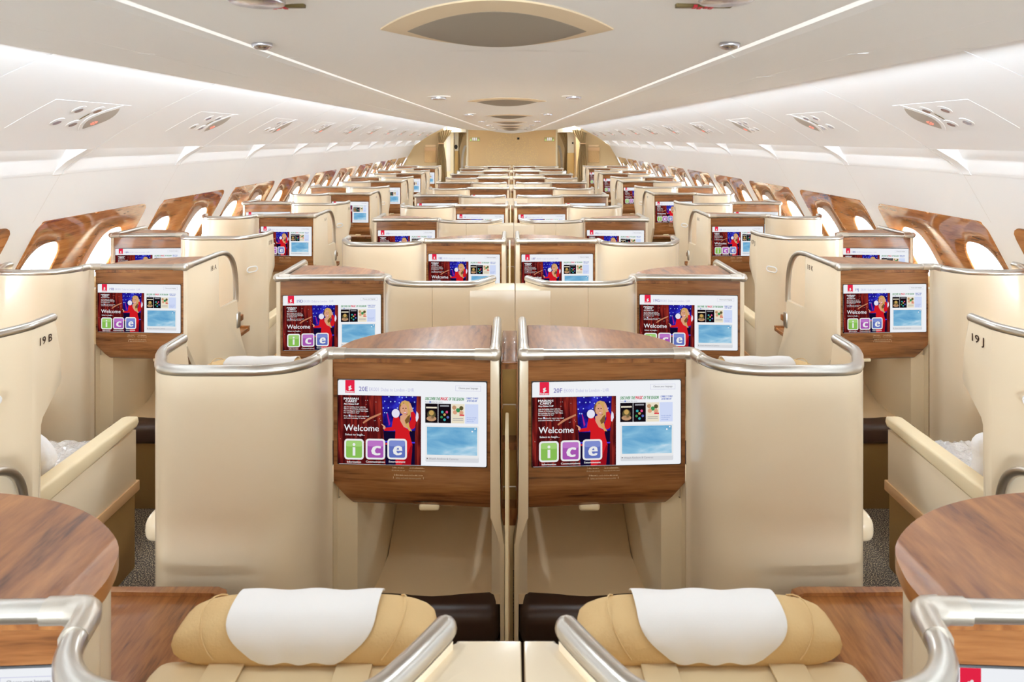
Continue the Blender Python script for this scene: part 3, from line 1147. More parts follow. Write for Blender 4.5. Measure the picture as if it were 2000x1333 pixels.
for s in (-1, 1):
    side = 'left' if s < 0 else 'right'
    # tan side bulkhead up to the curved wall
    bm = bmesh.new()
    pts = [(1.74, 0.0), (1.74, 2.15)] + [(x, z) for x, z in BIN[2:8]] + [(2.49, 1.703), (2.645, 1.43), (2.953, 0.85), (2.985, 0.5), (2.985, 0)]
    add_prism(bm, [(s * x, z) for x, z in pts], 'y', 15.55, 15.6)
    struct(finish('wall_front_' + side, bm, M_TANWALL, smooth=0))
    # literature pocket
    no = '7A' if s < 0 else '7K'
    root = thing('literature_pocket', f'tan leather literature pocket on the tan bulkhead {"beside the cream door" if s < 0 else "beside the wide door post"}', 'pocket', (s * 2.075, 15.548, 1.47), 'bulkhead literature pockets')
    bm = bmesh.new()
    add_box(bm, -0.145, 0.145, -0.03, 0.0, -0.19, 0.19, 0.012)
    finish('pocket', bm, M_POCKET, root, 30)
    bm = bmesh.new()
    add_box(bm, -0.15, 0.15, -0.036, -0.002, 0.11, 0.20, 0.008)
    finish('flap', bm, M_STRIP, root, 30)
    bm = bmesh.new()
    add_box(bm, -0.13, 0.13, -0.012, 0.0, 0.21, 0.26, 0.003)
    finish('plaque', bm, M_BULK, root, 30)
    # gathered curtain at the aisle
    root = thing('aisle_curtain', f'olive gold curtain tied back at the aisle {"by the cream door" if s < 0 else "by the wide door post"}', 'curtain', (s * 1.73, 15.42, 0.02), 'aisle curtains')
    bm = bmesh.new()
    rows = []
    for z, wd, cx in ((2.125, 0.19, -0.02), (2.0, 0.17, -0.01), (1.87, 0.11, 0.03), (1.76, 0.065, 0.06), (1.72, 0.062, 0.06), (1.6, 0.085, 0.055), (1.3, 0.12, 0.05), (0.8, 0.14, 0.05), (0.0, 0.15, 0.05)):
        row = []
        for i in range(49):
            t = i / 48
            xx = cx + wd * (t * 2 - 1)
            row.append((s * xx, 0.035 * math.sin(t * 2 * PI * 6) * (0.5 + wd * 3), min(z, 2.09 - 0.5 * max(0.0, xx + 0.02))))
        rows.append(row)
    add_grid(bm, rows)
    finish('drape', bm, M_CURTAIN, root, 80)
    bm = bmesh.new()
    add_box(bm, s * 0.06 - 0.075, s * 0.06 + 0.075, -0.045, 0.045, 1.725, 1.755, 0.012)
    finish('tieback', bm, M_STRIP, root, 30)
    # second curtain farther forward
    root = thing('galley_curtain', f'narrow olive curtain hanging beyond the bulkhead {"behind the cream door" if s < 0 else "behind the tan door liner"}', 'curtain', (s * 1.47, 17.3, 0.02), 'galley curtains')
    bm = bmesh.new()
    rows = []
    for z, wd, cx in ((2.06, 0.12, -0.04), (1.8, 0.08, 0.03), (1.6, 0.04, 0.06), (1.2, 0.06, 0.06), (0.0, 0.07, 0.06)):
        rows.append([(s * (cx + wd * (i / 24 - 1)), 0.03 * math.sin(i / 48 * 2 * PI * 5), z) for i in range(49)])
    add_grid(bm, rows)
    finish('drape', bm, M_CURTAIN, root, 80)
    # header over the aisle
    bm = bmesh.new()
    add_box(bm, s * 1.2, s * 1.75, Y1 - 0.3, Y1 + 1.2, 2.055, 2.2)
    struct(finish('trim_' + ('2' if s < 0 else '3'), bm, M_DOORW, smooth=0))

# cabin door on the one side, liner on the other
root = bpy.data.objects.new('door_1', None)
COL.objects.link(root)
struct(root)
root.location = (-1.6, 16.5, 0)
bm = bmesh.new()
add_box(bm, -0.24, 0.02, 0.0, 0.08, 0.0, 2.06, 0.01)
finish('door_leaf', bm, M_DOORW, root)
bm = bmesh.new()
add_box(bm, -0.175, -0.06, -0.012, 0.0, 1.0, 1.95, 0.01)
finish('inset_panel', bm, M_BIN, root)
bm = bmesh.new()
add_box(bm, 0.022, 0.12, 0.3, 0.36, 0.0, 1.55, 0.03)
finish('door_liner', bm, M_DOORT, root)
bm = bmesh.new()
add_prism(bm, [(0.045 * math.cos(2 * PI * k / 20) + 0.06, 0.06 * math.sin(2 * PI * k / 20) + 1.66) for k in range(20)], 'y', 0.27, 0.3)
finish('viewing_port', bm, M_DARK, root)
bm = bmesh.new()
add_box(bm, 0.022, 0.125, 0.3, 0.36, 1.55, 2.06, 0.01)
finish('upper_liner', bm, M_DOORW, root)
root = bpy.data.objects.new('door_2', None)
COL.objects.link(root)
struct(root)
root.location = (1.52, 16.5, 0)
bm = bmesh.new()
add_box(bm, -0.02, 0.16, 0.0, 0.08, 1.5, 2.06, 0.01)
finish('door_leaf', bm, M_DOORW, root)
bm = bmesh.new()
add_box(bm, -0.03, 0.16, -0.03, 0.07, 0.0, 1.5, 0.03)
finish('door_liner', bm, M_DOORT, root)
bm = bmesh.new()
add_box(bm, 0.16, 0.25, -0.5, 0.0, 0.0, 2.06, 0.01)
finish('door_post', bm, M_BULK, root)
bm = bmesh.new()
add_box(bm, 0.10, 0.14, -0.012, 0.0, 1.74, 1.79, 0.004)
finish('latch', bm, M_DARK, root)

# the vestibule beyond
bm = bmesh.new()
add_box(bm, -3.0, 3.0, 20.0, 20.06, 0, 2.6)
struct(finish('wall_vestibule', bm, M_TANWALL, smooth=0))
bm = bmesh.new()
for s in (-1, 1):
    add_grid(bm, [[(s * x, y, z) for x, z in ((0.0, 2.22), (1.0, 2.22), (1.4, 2.16), (1.9, 1.86), (2.4, 1.5), (2.6, 0.0))] for y in (Y1 + 0.06, 20.0)])
    add_grid(bm, [[(s * x, y, z) for x, z in ((1.45, 2.3), (1.9, 2.16), (2.5, 1.75), (3.02, 0.9), (3.02, 0.0))] for y in (15.62, Y1 + 0.3)])
struct(finish('wall_vestibule_side', bm, M_BIN, smooth=30))
for s in (-1, 1):
    for k in range(2):
        bm = bmesh.new()
        x = 1.28 + 0.16 * k
        c = spline([(s * (x - 0.05), 0, 1.68), (s * x, 0, 1.6), (s * (x + 0.05), 0, 1.35), (s * (x + 0.065), 0, 1.0), (s * (x + 0.065), 0, 0.0)], 5)
        add_grid(bm, [[(p.x - 0.035, p.y, p.z) for p in c], [(p.x + 0.035, p.y - 0.02, p.z) for p in c]])
        add_grid(bm, [[(p.x - 0.035, p.y + 0.03, p.z) for p in c], [(p.x - 0.035, p.y, p.z) for p in c]])
        o = finish('curved_trim_strip', bm, M_RAIL, None, 60, (0, 18.2 + 0.25 * k, 0))
        tag(o, f'curved silver trim strip beyond the bulkhead, {("outer" if k else "inner")} one seen past the {"cream door" if s < 0 else "tan door liner"}', 'trim strip', 'curved strips in the vestibule')

for s in (-1, 1):
    root = thing('lavatory_sign', f'small lit lavatory sign on the gold bulkhead near the {"cream door" if s < 0 else "wide door post"}', 'sign', (s * 1.0, Y1 - 0.005, 1.87), 'bulkhead lavatory signs')
    bm = bmesh.new()
    add_box(bm, -0.14, 0.14, -0.008, 0.0, -0.06, 0.06, 0.003)
    finish('plate', bm, mat('sign_plate' + str(s), rgb(206, 190, 140), 0.4), root)
    bm = bmesh.new()
    for x in (-0.045, 0.0, 0.045):
        add_box(bm, x - 0.012, x + 0.012, -0.011, -0.008, -0.035, 0.02)
        add_prism(bm, [(x + 0.012 * math.cos(2 * PI * k / 10), 0.033 + 0.012 * math.sin(2 * PI * k / 10)) for k in range(10)], 'y', -0.011, -0.008)
    finish('figures', bm, G['white'], root, 0)
    bm = bmesh.new()
    for q in (-1, 1):
        add_prism(bm, [(q * 0.075, -0.035), (q * 0.13, -0.035), (q * 0.10, 0.015)], 'y', -0.011, -0.008)
    finish('arrows', bm, glow('sign_green' + str(s), rgb(190, 226, 130)), root, 0)
bm = bmesh.new()
add_box(bm, -0.03, 0.03, -0.02, 0.0, -0.028, 0.028, 0.004)
o = finish('wall_camera', bm, M_DARK, None, 30, (0.17, Y1 - 0.002, 1.89))
tag(o, 'small black square device high on the gold bulkhead', 'camera')


# ------------------------------------------------------------------ seat suites
XC = -0.008
RZ = 1.254        # height of the silver rail
FZ = 1.243        # top of the shells


def slab(bm, rows, off, mi=0):
    """closed slab: a grid of points in front and the same moved by OFF behind"""
    off = Vector(off)
    A = add_grid(bm, rows, mi)
    B = add_grid(bm, [[Vector(p) + off for p in r] for r in rows], mi)
    ra = [A[0], [r[-1] for r in A], A[-1][::-1], [r[0] for r in A][::-1]]
    rb = [B[0], [r[-1] for r in B], B[-1][::-1], [r[0] for r in B][::-1]]
    for p, q in zip(ra, rb):
        for i in range(len(p) - 1):
            f = bm.faces.new((p[i], p[i + 1], q[i + 1], q[i]))
            f.material_index = mi


def notice_mesh():
    bm = bmesh.new()
    rr = random.Random(2)

    def squiggle(x0, x1, z):
        x = x0
        while x < x1 - 0.002:
            wd = rr.uniform(0.002, 0.006)
            h = rr.choice((0.001, 0.001, 0.0026, 0.0034))
            add_box(bm, x, min(x + wd, x1), -0.0003, 0.0, z - 0.0006, z + h * 0.6)
            if rr.random() < 0.45:
                add_box(bm, x + wd * .3, x + wd * .3 + 0.001, -0.0003, 0.0, z + 0.0035, z + 0.0045)
            x += wd + rr.choice((0.0004, 0.0004, 0.0018))
    o = (0, -0.0002, 0)
    squiggle(-0.060, -0.022, 0.026)
    squiggle(-0.008, 0.038, 0.026)
    place_text(bm, 'Life vest under your seat', o, (1, 0, 0), (0, 0, 1), -0.061, -0.021, 0.017, 0.0042)
    place_text(bm, 'Fasten seat belt while seated', o, (1, 0, 0), (0, 0, 1), -0.009, 0.039, 0.017, 0.0042)
    squiggle(-0.054, 0.034, 0.004)
    place_text(bm, 'Safety card inside literature pocket', o, (1, 0, 0), (0, 0, 1), -0.049, 0.028, -0.006, 0.0046)
    for x in (-0.057, 0.034):
        add_box(bm, x, x + 0.0016, -0.0003, 0, -0.006, 0.0)
    me = bpy.data.meshes.new('safety_notice')
    bm.to_mesh(me)
    bm.free()
    me.materials.append(M_NOTICE)
    return me


NOTICE_ME = notice_mesh()


def pod_text(no, parent, kind, sx):
    """the seat number lettered on the aisle face"""
    bm = bmesh.new()
    if kind == 'SA':
        u, v0, wd, z = -0.0212, 0.228, 0.062, 1.180
    else:
        u, v0, wd, z = 1.0075, 0.052, 0.056, 1.178
    # the aisle lies towards the centre line: reading runs away from the camera on the one side, towards it on the other
    x = sx * u
    left_side = (sx < 0) if kind == 'SA' else (sx > 0)
    ax = (0, 1, 0) if left_side else (0, -1, 0)
    a = v0 if left_side else -(v0 + wd)
    place_text(bm, no, (x, 0, 0), ax, (0, 0, 1), a, a + wd, z, 0.027, 0, 0.0006)
    return finish('seat_plate_number', bm, M_NUM, parent, 0)


def rounded(bm, cx, cy, cz, r, mi=0):
    add_super(bm, (cx, cy, cz), (r, r, r), 0.8, 0.8, 14, 8, mi)


def make_pod(kind, sx):
    fl = sx < 0
    W = 0.474 if kind[0] == 'C' else 0.452
    root = thing('seat_suite', 'x', 'airline seat')

    def fin(name, bm, m, smooth=35, parent=None, loc=None):
        return finish(name, bm, m, parent or root, smooth, loc, fl)

    def tilt(u):
        return -0.010 + 0.020 * u / W
    # walnut face under the rail
    bm = bmesh.new()
    rows = []
    for z, v, um in ((1.243, 0.0, W), (1.10, 0.0, W), (0.95, 0.0, W), (0.875, 0.001, W), (0.857, 0.003, W), (0.835, 0.006, W - 0.018), (0.81, 0.013, W - 0.036), (0.787, 0.026, W - 0.052), (0.779, 0.036, W - 0.056)):
        rows.append([(um * t, v + tilt(um * t), z - 0.006 * (1 - t) * (z < 0.79)) for t in (0, 0.25, 0.5, 0.75, 1.0)])
    slab(bm, rows, (0, 0.018, 0))
    fin('console_panel', bm, M_FACE, 50)
    # cream body and walnut top, rounded on the seat side
    D = spline([(W - 0.004, 0.03), (W - 0.008, 0.07), (W - 0.035, 0.135), (W - 0.10, 0.195), (W - 0.18, 0.24), (W - 0.28, 0.272), (0.08, 0.288), (0.0, 0.292)], 4)
    pts = [(0.0, 0.05)] + [(W - 0.004, 0.05)] + [(p.x, p.y) for p in D]
    bm = bmesh.new()
    add_prism(bm, [(u * 0.99, v * 0.985) for u, v in pts], 'z', 0.80, 1.222)
    fin('console_body', bm, M_SHELL, 40)
    bm = bmesh.new()
    add_prism(bm, [(0.0, -0.004)] + [(W, 0.004)] + [(p.x + 0.004, p.y + 0.004) for p in D], 'z', 1.2225, 1.2475, 0.002, 1)
    fin('console_top', bm, M_TOP, 30)
    # silver rail of the console with its fittings
    ur = -0.013 if kind != 'SA' else -0.010
    bm = bmesh.new()
    add_tube(bm, [(ur, -0.012, RZ), (W, 0.0, RZ)], 0.0145, 14)
    if kind == 'SA':
        c = [(ur, -0.008, RZ), (ur, 0.12, RZ), (ur, 0.31, RZ)] + spline([(ur, 0.33, RZ), (ur, 0.41, 1.244), (ur, 0.475, 1.212), (ur, 0.522, 1.155), (ur, 0.545, 1.08), (ur, 0.552, 1.0), (ur, 0.552, 0.93)], 4)
    else:
        e = 0.345 if kind == 'C1' else 0.365
        c = [(ur, -0.008, RZ), (ur, e - 0.05, RZ), (ur, e - 0.015, RZ - 0.001), (ur, e - 0.003, RZ - 0.008), (ur, e, RZ - 0.02)]
    add_tube(bm, c, 0.0145, 14)
    rail = fin('console_rail', bm, M_RAIL, 50)
    bm = bmesh.new()
    rounded(bm, ur, -0.010, RZ, 0.0195)
    add_tube(bm, [(ur, -0.012, RZ), (0.045, -0.010, RZ)], 0.0172, 14)
    add_tube(bm, [(ur, -0.012, RZ), (ur, 0.04, RZ)], 0.0172, 14)
    fin('rail_fitting', bm, M_JOINT, 50, rail)
    bm = bmesh.new()
    add_tube(bm, [(W - 0.04, -0.001, RZ), (W - 0.006, 0.0, RZ)], 0.0168, 14)
    add_tube(bm, [(W - 0.006, 0.0, RZ), (W + 0.010, -0.001, RZ), (W + 0.019, -0.006, RZ), (W + 0.025, -0.016, RZ), (W + 0.0285, -0.034, RZ), (W + 0.032, -0.050, RZ)], 0.0182, 14)
    fin('rail_fitting', bm, M_JOINT, 50, rail)
    # long side wall of the console
    bm = bmesh.new()
    if kind == 'C1':
        up = [(0.0, FZ), (-0.028, FZ), (-0.028, 0.765), (-0.043, 0.69), (-0.043, 0.0), (-0.031, 0.0), (-0.031, 0.69), (0.0, 0.765)]
        add_prism(bm, up, 'y', -0.014, 0.12, 0.003, 2)
        add_box(bm, -0.028, 0.0, 0.12, 0.33, 0.0, FZ)
        add_box(bm, -0.028, -0.018, 0.33, 0.72, 0, 0.69)
    elif kind == 'SA':
        p = [(-0.012, FZ), (0.318, FZ), (0.318, 0.985), (0.326, 0.958), (0.352, 0.945), (0.55, 0.945), (0.553, 0.87), (0.565, 0.79), (0.60, 0.69), (0.66, 0.59), (0.70, 0.52), (0.72, 0.40), (0.72, 0.0),
             (0.17, 0.0), (0.165, 0.45), (0.14, 0.60), (0.084, 0.72), (-0.012, 0.855)]
        add_prism(bm, p, 'x', -0.021, 0.0, 0.004, 2)
    else:
        p = [(-0.014, 0.0), (-0.014, FZ), (0.355, FZ), (0.39, 1.16), (0.42, 0.82), (0.50, 0.71), (0.74, 0.70), (0.74, 0.0)]
        add_prism(bm, p, 'x', -0.020, 0.0, 0.004, 2)
    fin('side_panel', bm, M_SHELL, 30)
    if kind == 'SA':
        bm = bmesh.new()
        add_box(bm, -0.03, -0.012, 0.535, 0.575, 0.775, 0.865, 0.006)
        fin('latch', bm, M_RAIL, 30)
        bm = bmesh.new()
        add_box(bm, -0.022, 0.02, 0.58, 0.63, 0.80, 0.835, 0.004)
        fin('table_edge', bm, M_TABLE, 30)
    # foot well: seat-side wall, sloping foot rest, dark ottoman
    ul = -0.031 if kind == 'C1' else 0.0
    uw = W - 0.063
    bm = bmesh.new()
    add_prism(bm, [(uw, 0.048), (W - 0.004, 0.036), (W + 0.002, 0.012), (W + 0.03, 0.02), (W + 0.03, 0.10), (W + 0.03, 0.32), (uw - 0.05, 0.32), (uw - 0.047, 0.24), (uw - 0.03, 0.14)], 'z', 0.0, 0.86)
    add_box(bm, uw - 0.05, uw - 0.01, 0.32, 0.74, 0.0, 0.69)
    fin('foot_well', bm, M_LINER, 30)
    bm = bmesh.new()
    rows = []
    for v, z in ((0.085, 0.434), (0.135, 0.441), (0.19, 0.448), (0.26, 0.468), (0.34, 0.51), (0.42, 0.56), (0.50, 0.62), (0.545, 0.67)):
        k = min(1.0, max(0.0, (v - 0.135) / 0.13))
        a, b = ul + 0.003, uw - 0.002 - 0.05 * k * (2 - k)
        rows.append([(a + (b - a) * t, v, z + 0.006 * math.sin(PI * t)) for t in (0, 0.15, 0.35, 0.5, 0.65, 0.85, 1.0)])
    add_grid(bm, rows)
    fin('foot_rest_slope', bm, M_SLOPE, 60)
    bm = bmesh.new()
    add_box(bm, ul + 0.004, uw + 0.03, 0.03, 0.15, 0.335, 0.443, 0.034, 5)
    fin('ottoman', bm, M_BROWN, 60)
    bm = bmesh.new()
    add_box(bm, ul + 0.004, uw - 0.002, 0.06, 0.16, 0.0, 0.335)
    fin('ottoman_base', bm, M_BASE if kind[0] == 'S' else M_BROWN, 30)
    # small pull tab under the face, on the seat side of its middle
    bm = bmesh.new()
    uc = 0.187 if kind[0] == 'C' else 0.14
    add_box(bm, uc - 0.032, uc + 0.032, 0.02, 0.05, 0.764, 0.787, 0.009, 3)
    fin('pull_tab', bm, M_ARM, 50)
    # screen and notice
    k = 1.0 if kind[0] == 'C' else 0.953
    ang = sx * math.atan2(0.020, W)
    uc = W / 2 if kind[0] == 'S' else 0.2355
    sc = bpy.data.objects.new('screen', SCREEN_ME)
    COL.objects.link(sc)
    sc.parent = root
    sc.location = (sx * uc, tilt(uc) - 0.002, 1.044)
    sc.rotation_euler = (0, 0, ang)
    sc.scale = (k, k, k)
    sc['label'] = 'lit seat screen with picture and tiles'
    nt = bpy.data.objects.new('safety_notice', NOTICE_ME)
    COL.objects.link(nt)
    nt.parent = root
    nt.location = (sx * uc, tilt(uc) - 0.0008, 0.882)
    nt.rotation_euler = (0, 0, ang)
    # shell behind the seat
    UE = 1.006 if kind in ('C1', 'SB') else (0.93 if kind == 'SA' else 0.993)
    base = [(W, 0.0), (W + 0.010, -0.012), (W + 0.017, -0.036), (W + 0.026, -0.068), (W + 0.045, -0.100), (W + 0.078, -0.127), (W + 0.122, -0.144), (W + 0.175, -0.152), (W + 0.222, -0.153)]
    if kind == 'C2':
        base += [(0.77, -0.153), (0.84, -0.153), (0.886, -0.151), (0.922, -0.134), (0.949, -0.102), (0.972, -0.070), (UE, -0.038)]
    else:
        base += [(UE - 0.22, -0.153), (UE - 0.135, -0.149), (UE - 0.088, -0.132), (UE - 0.058, -0.100), (UE - 0.036, -0.06), (UE - 0.014, -0.02), (UE, 0.02)]
    P = spline([(a, b, 0) for a, b in base], 3)
    P2 = [(p.x, p.y) for p in P]
    T = 0.026
    bm = bmesh.new()
    if kind == 'C2':
        i = max(j for j, p in enumerate(P2) if p[0] < 0.727)
        add_strip(bm, P2[:i + 1], 0.0, FZ, T)
        tail = [(P2[i][0] + 0.0025, P2[i][1])] + P2[i + 1:]
        add_strip(bm, tail, [0.0 if p[0] < 0.90 else 1.15 for p in tail], FZ, T * 0.8)
    else:
        add_strip(bm, P2, 0.0, FZ, T)
        if kind == 'SB':
            wing = [(0.018, 0.0), (0.02, 0.0), (0.055, 0.5), (0.055, 0.90), (0.064, 0.925), (0.15, 1.008), (0.157, 1.03), (0.148, 1.13), (0.126, FZ), (0.018, FZ)]
        elif kind == 'C1':
            wing = [(0.018, 0.0), (0.02, 0.0), (0.05, 0.5), (0.05, 0.90), (0.062, 0.925), (0.15, 1.008), (0.157, 1.03), (0.148, 1.13), (0.126, FZ), (0.018, FZ)]
        else:
            wing = [(0.018, 0.0), (0.05, 0.0), (0.05, FZ), (0.018, FZ)]
        add_prism(bm, wing, 'x', UE - T, UE, 0.003)
    sh = fin('shell', bm, M_SHELL, 35)
    if kind == 'SB':
        bm = bmesh.new()
        q = [(UE - 0.035 + 0.028 * t, -0.118 + 0.05 * t, 1.052) for t in (-0.2, 0.2, 0.6, 1.0)]
        c = []
        for t in range(25):
            a = 2 * PI * t / 24
            kx = math.copysign(abs(math.cos(a)) ** 0.5, math.cos(a))
            c.append((UE - 0.040 + 0.020 * kx, -0.116 + 0.030 * kx, 1.05 + 0.017 * math.sin(a)))
        add_tube(bm, c, 0.004, 6, False)
        fin('slot_rim', bm, M_BIN, 50, sh)
    # rail on the shell
    R = []
    for i, p in enumerate(P):
        d = (P[min(i + 1, len(P) - 1)] - P[max(i - 1, 0)]).normalized()
        R.append((p.x - d.y * T / 2, p.y + d.x * T / 2, RZ))
    R = [(W, 0.0, RZ), (W + 0.010, -0.001, RZ), (W + 0.019, -0.006, RZ), (W + 0.025, -0.016, RZ)] + [q for q in R if q[1] < -0.03 or q[0] > W + 0.2]
    if kind != 'C2':
        R += [(UE - T / 2, 0.06 if kind != 'SA' else 0.03, RZ), (UE - T / 2, 0.128 if kind != 'SA' else 0.05, RZ)]
    bm = bmesh.new()
    add_tube(bm, R, 0.0158, 14)
    e = R[-1]
    add_super(bm, (e[0], e[1], e[2]), (0.0158, 0.012, 0.0158), 1, 1, 14, 8)
    fin('shell_rail', bm, M_RAIL, 50)
    # centre cap between the two suites of a pair
    if kind == 'C2':
        ce = (0.012 - (XC - 1.062)) if sx > 0 else ((XC + 1.062) - 0.016)
        bm = bmesh.new()
        cp = [p for p in P2 if p[0] > 0.90]
        add_prism(bm, [(0.885, -0.1525), (0.885, -0.135)] + [(p[0], p[1] + 0.004) for p in cp] + [(UE + 0.004, -0.022), (ce, -0.022), (ce, -0.1525)], 'z', 0.0, 1.232, 0.004, 2)
        fin('centre_cap', bm, M_SHELL, 35)
    # side table along the console wall
    bm = bmesh.new()
    add_prism(bm, [(0.0, 0.27), (0.42, 0.27), (0.40, 0.50), (0.345, 0.70), (0.325, 0.755), (0.30, 0.765), (0.0, 0.765)], 'z', 0.69, 0.715, 0.004)
    add_prism(bm, [(0.0, 0.745), (0.30, 0.745), (0.322, 0.73), (0.334, 0.745), (0.325, 0.758), (0.30, 0.768), (0.0, 0.768)], 'z', 0.713, 0.724, 0.003)
    fin('side_table', bm, M_TABLE, 30)
    # the seat
    us = 0.752 if kind[0] == 'C' else 0.735
    sv = 0.0 if kind == 'C2' else 0.045
    bm = bmesh.new()
    add_box(bm, us - 0.235, us + 0.205, 0.06, 0.60, 0.36, 0.485, 0.04, 4)
    seat = fin('seat', bm, M_LEATHER, 60)
    bm = bmesh.new()
    add_box(bm, us - 0.225, us + 0.205, -0.06 + sv, 0.10 + sv, 0.40, 1.114, 0.03, 5)
    fin('backrest', bm, M_LEATHER, 60, seat)
    for q in (-0.105, 0.085):
        bm = bmesh.new()
        slab(bm, [[(us + q + dx, v + sv, z) for dx in (-0.026, 0.026)] for v, z in ((0.103, 0.9), (0.103, 1.07), (0.095, 1.102), (0.07, 1.1205), (0.0, 1.1215), (-0.03, 1.1205), (-0.056, 1.102), (-0.064, 1.07), (-0.064, 0.8))], (0, 0.001, -0.003))
        fin('backrest_strap', bm, M_LEATHER, 50, seat)
    bm = bmesh.new()
    add_super(bm, (us, 0.115 + sv, 1.135), (0.199, 0.046, 0.042), 0.85, 0.36, 48, 18)
    fin('headrest', bm, M_TAN, 60, seat)
    for q in (-0.10, 0.10):
        bm = bmesh.new()
        c = [(us + q * 1.25 + math.copysign(0.03 * math.sin(PI * t / 12), q), 0.115 + sv - 0.0465 * math.cos(PI * t / 12 - 0.2), 1.135 + 0.0425 * math.sin(PI * t / 12 - 0.2)) for t in range(0, 11)]
        add_tube(bm, c, 0.0012, 6)
        fin('headrest_seam', bm, M_TAN, 60, seat)
    if kind == 'SB':
        # aisle side: padded arm, body, bumper, base
        bm = bmesh.new()
        add_prism(bm, [(0.03, 0.60), (0.06, 0.592), (0.63, 0.622), (0.645, 0.64), (0.64, 0.664), (0.62, 0.670), (0.06, 0.668), (0.035, 0.65)], 'x', 0.925, 0.993, 0.012, 3)
        arm = fin('arm_pad', bm, M_ARM, 50)
        bm = bmesh.new()
        add_prism(bm, [(0.0, 0.375), (0.632, 0.375), (0.632, 0.61), (0.05, 0.60), (0.0, 0.60)], 'x', 0.93, 0.985, 0.003)
        fin('arm_body', bm, M_SHELL, 35)
        bm = bmesh.new()
        add_box(bm, 0.93, 0.992, 0.0, 0.648, 0.335, 0.381, 0.004)
        fin('bumper', bm, M_STRIP, 35)
        bm = bmesh.new()
        add_box(bm, 0.90, 0.980, 0.0, 0.632, 0.0, 0.338, 0.004)
        fin('seat_base', bm, M_BASE, 35)
        bm = bmesh.new()
        c = spline([(1.004, -0.17, 0.845), (1.004, -0.10, 0.825), (1.004, -0.045, 0.775), (1.004, -0.018, 0.70), (1.004, -0.015, 0.60)], 5)
        add_tube(bm, c, 0.0145, 12)
        fin('grab_rail', bm, M_RAIL, 50)
    if kind == 'C1':
        bm = bmesh.new()
        add_super(bm, (1.028, 0.075, 0.70), (0.036, 0.055, 0.042), 0.7, 0.7, 24, 12)
        fin('arm_end', bm, M_SHELL, 60)
    return root


# types along the cabin: which plane each row's console stands on
def plane(n, kind):
    return 1.835 + (19 - n) + (0.235 if kind[0] == 'S' else 0.0)


X0 = {('C1', -1): XC - 0.057, ('C1', 1): XC + 0.057, ('C2', 1): XC - 1.062, ('C2', -1): XC + 1.062,
      ('SA', -1): -1.647, ('SA', 1): 1.647, ('SB', 1): -2.647, ('SB', -1): 2.647}
# SX gives the direction in which the suite extends from its console wall
LETTER = {('C1', -1): ('D', 'E'), ('C1', 1): ('G', 'F'), ('C2', 1): ('E', 'D'), ('C2', -1): ('F', 'G'),
          ('SA', -1): ('A', 'B'), ('SA', 1): ('K', 'J'), ('SB', 1): ('B', 'A'), ('SB', -1): ('J', 'K')}
WHERE = {'C1': 'middle block, console at the centre line', 'C2': 'middle block, console at the aisle',
         'SA': 'window seat, console at the aisle', 'SB': 'aisle seat, console at the windows'}
GROUP = {'C1': 'middle suites with centre consoles', 'C2': 'middle suites with aisle consoles', 'SA': 'window side suites', 'SB': 'aisle side suites'}
suites = {}
for (kind, sx), x0 in X0.items():
    proto = None
    for n in sorted(ROWS, reverse=True):
        even = n % 2 == 0
        if (kind in ('C2', 'SA')) != even:
            continue
        if proto is None:
            proto = make_pod(kind, sx)
            r = proto
        else:
            r = copy_tree(proto, None, ('seat_number', 'seat_plate_number', 'grab_rail'))
        r.location = (x0, plane(n, kind), 0)
        own, shown = LETTER[(kind, sx)]
        num = f'{n + 1}{shown}'
        scr = [c for c in r.children if c.name.split('.')[0] == 'screen'][0]
        seat_number(num, scr)
        if kind[0] == 'S':
            pod_text(f'{n} {own}', r, kind, sx)
        tag(r, f'cream seat suite {n}{own}, walnut console with screen {num}, {WHERE[kind]}', 'airline seat', GROUP[kind])
        suites[(n, own)] = r


# ------------------------------------------------------------------ between the centre consoles
def make_rack():
    root = thing('literature_rack', 'x', 'literature rack')
    h = 0.0255
    bm = bmesh.new()
    for s in (-1, 1):
        add_box(bm, s * h, s * (h - 0.004), 0.0, 0.29, 0.768, 1.212)
    for z0, z1 in ((1.197, 1.212), (0.951, 0.974), (0.768, 0.774)):
        add_box(bm, -h + 0.004, h - 0.004, 0.0, 0.29, z0, z1)
    add_prism(bm, [(-h, 0.768), (h, 0.768), (h, 0.76), (0.0185, 0.722), (-0.0185, 0.722), (-h, 0.76)], 'y', 0.0, 0.09)
    finish('rack_frame', bm, M_RACK, root, 0)
    bm = bmesh.new()
    add_box(bm, -h, h, -0.004, 0.295, 1.212, 1.222, 0.003)
    finish('rack_top', bm, M_RACK, root, 30)
    bm = bmesh.new()
    add_box(bm, -h + 0.004, h - 0.004, 0.045, 0.055, 0.774, 1.2)
    finish('back_liner', bm, M_BRASS, root, 0)
    for z in (1.088, 0.838):
        bm = bmesh.new()
        add_tube(bm, [(-h + 0.004, 0.004, z - 0.012), (-h + 0.006, 0.003, z), (h - 0.006, 0.003, z), (h - 0.004, 0.004, z - 0.012)], 0.0022, 6)
        finish('guard_wire', bm, M_JOINT, root, 50)
    bm = bmesh.new()
    add_prism(bm, [(-0.018, 0.72), (0.018, 0.72), (0.011, 0.685), (0.011, 0.0), (-0.011, 0.0), (-0.011, 0.685)], 'y', 0.004, 0.02)
    finish('lower_cover', bm, M_ARM, root, 0)
    return root


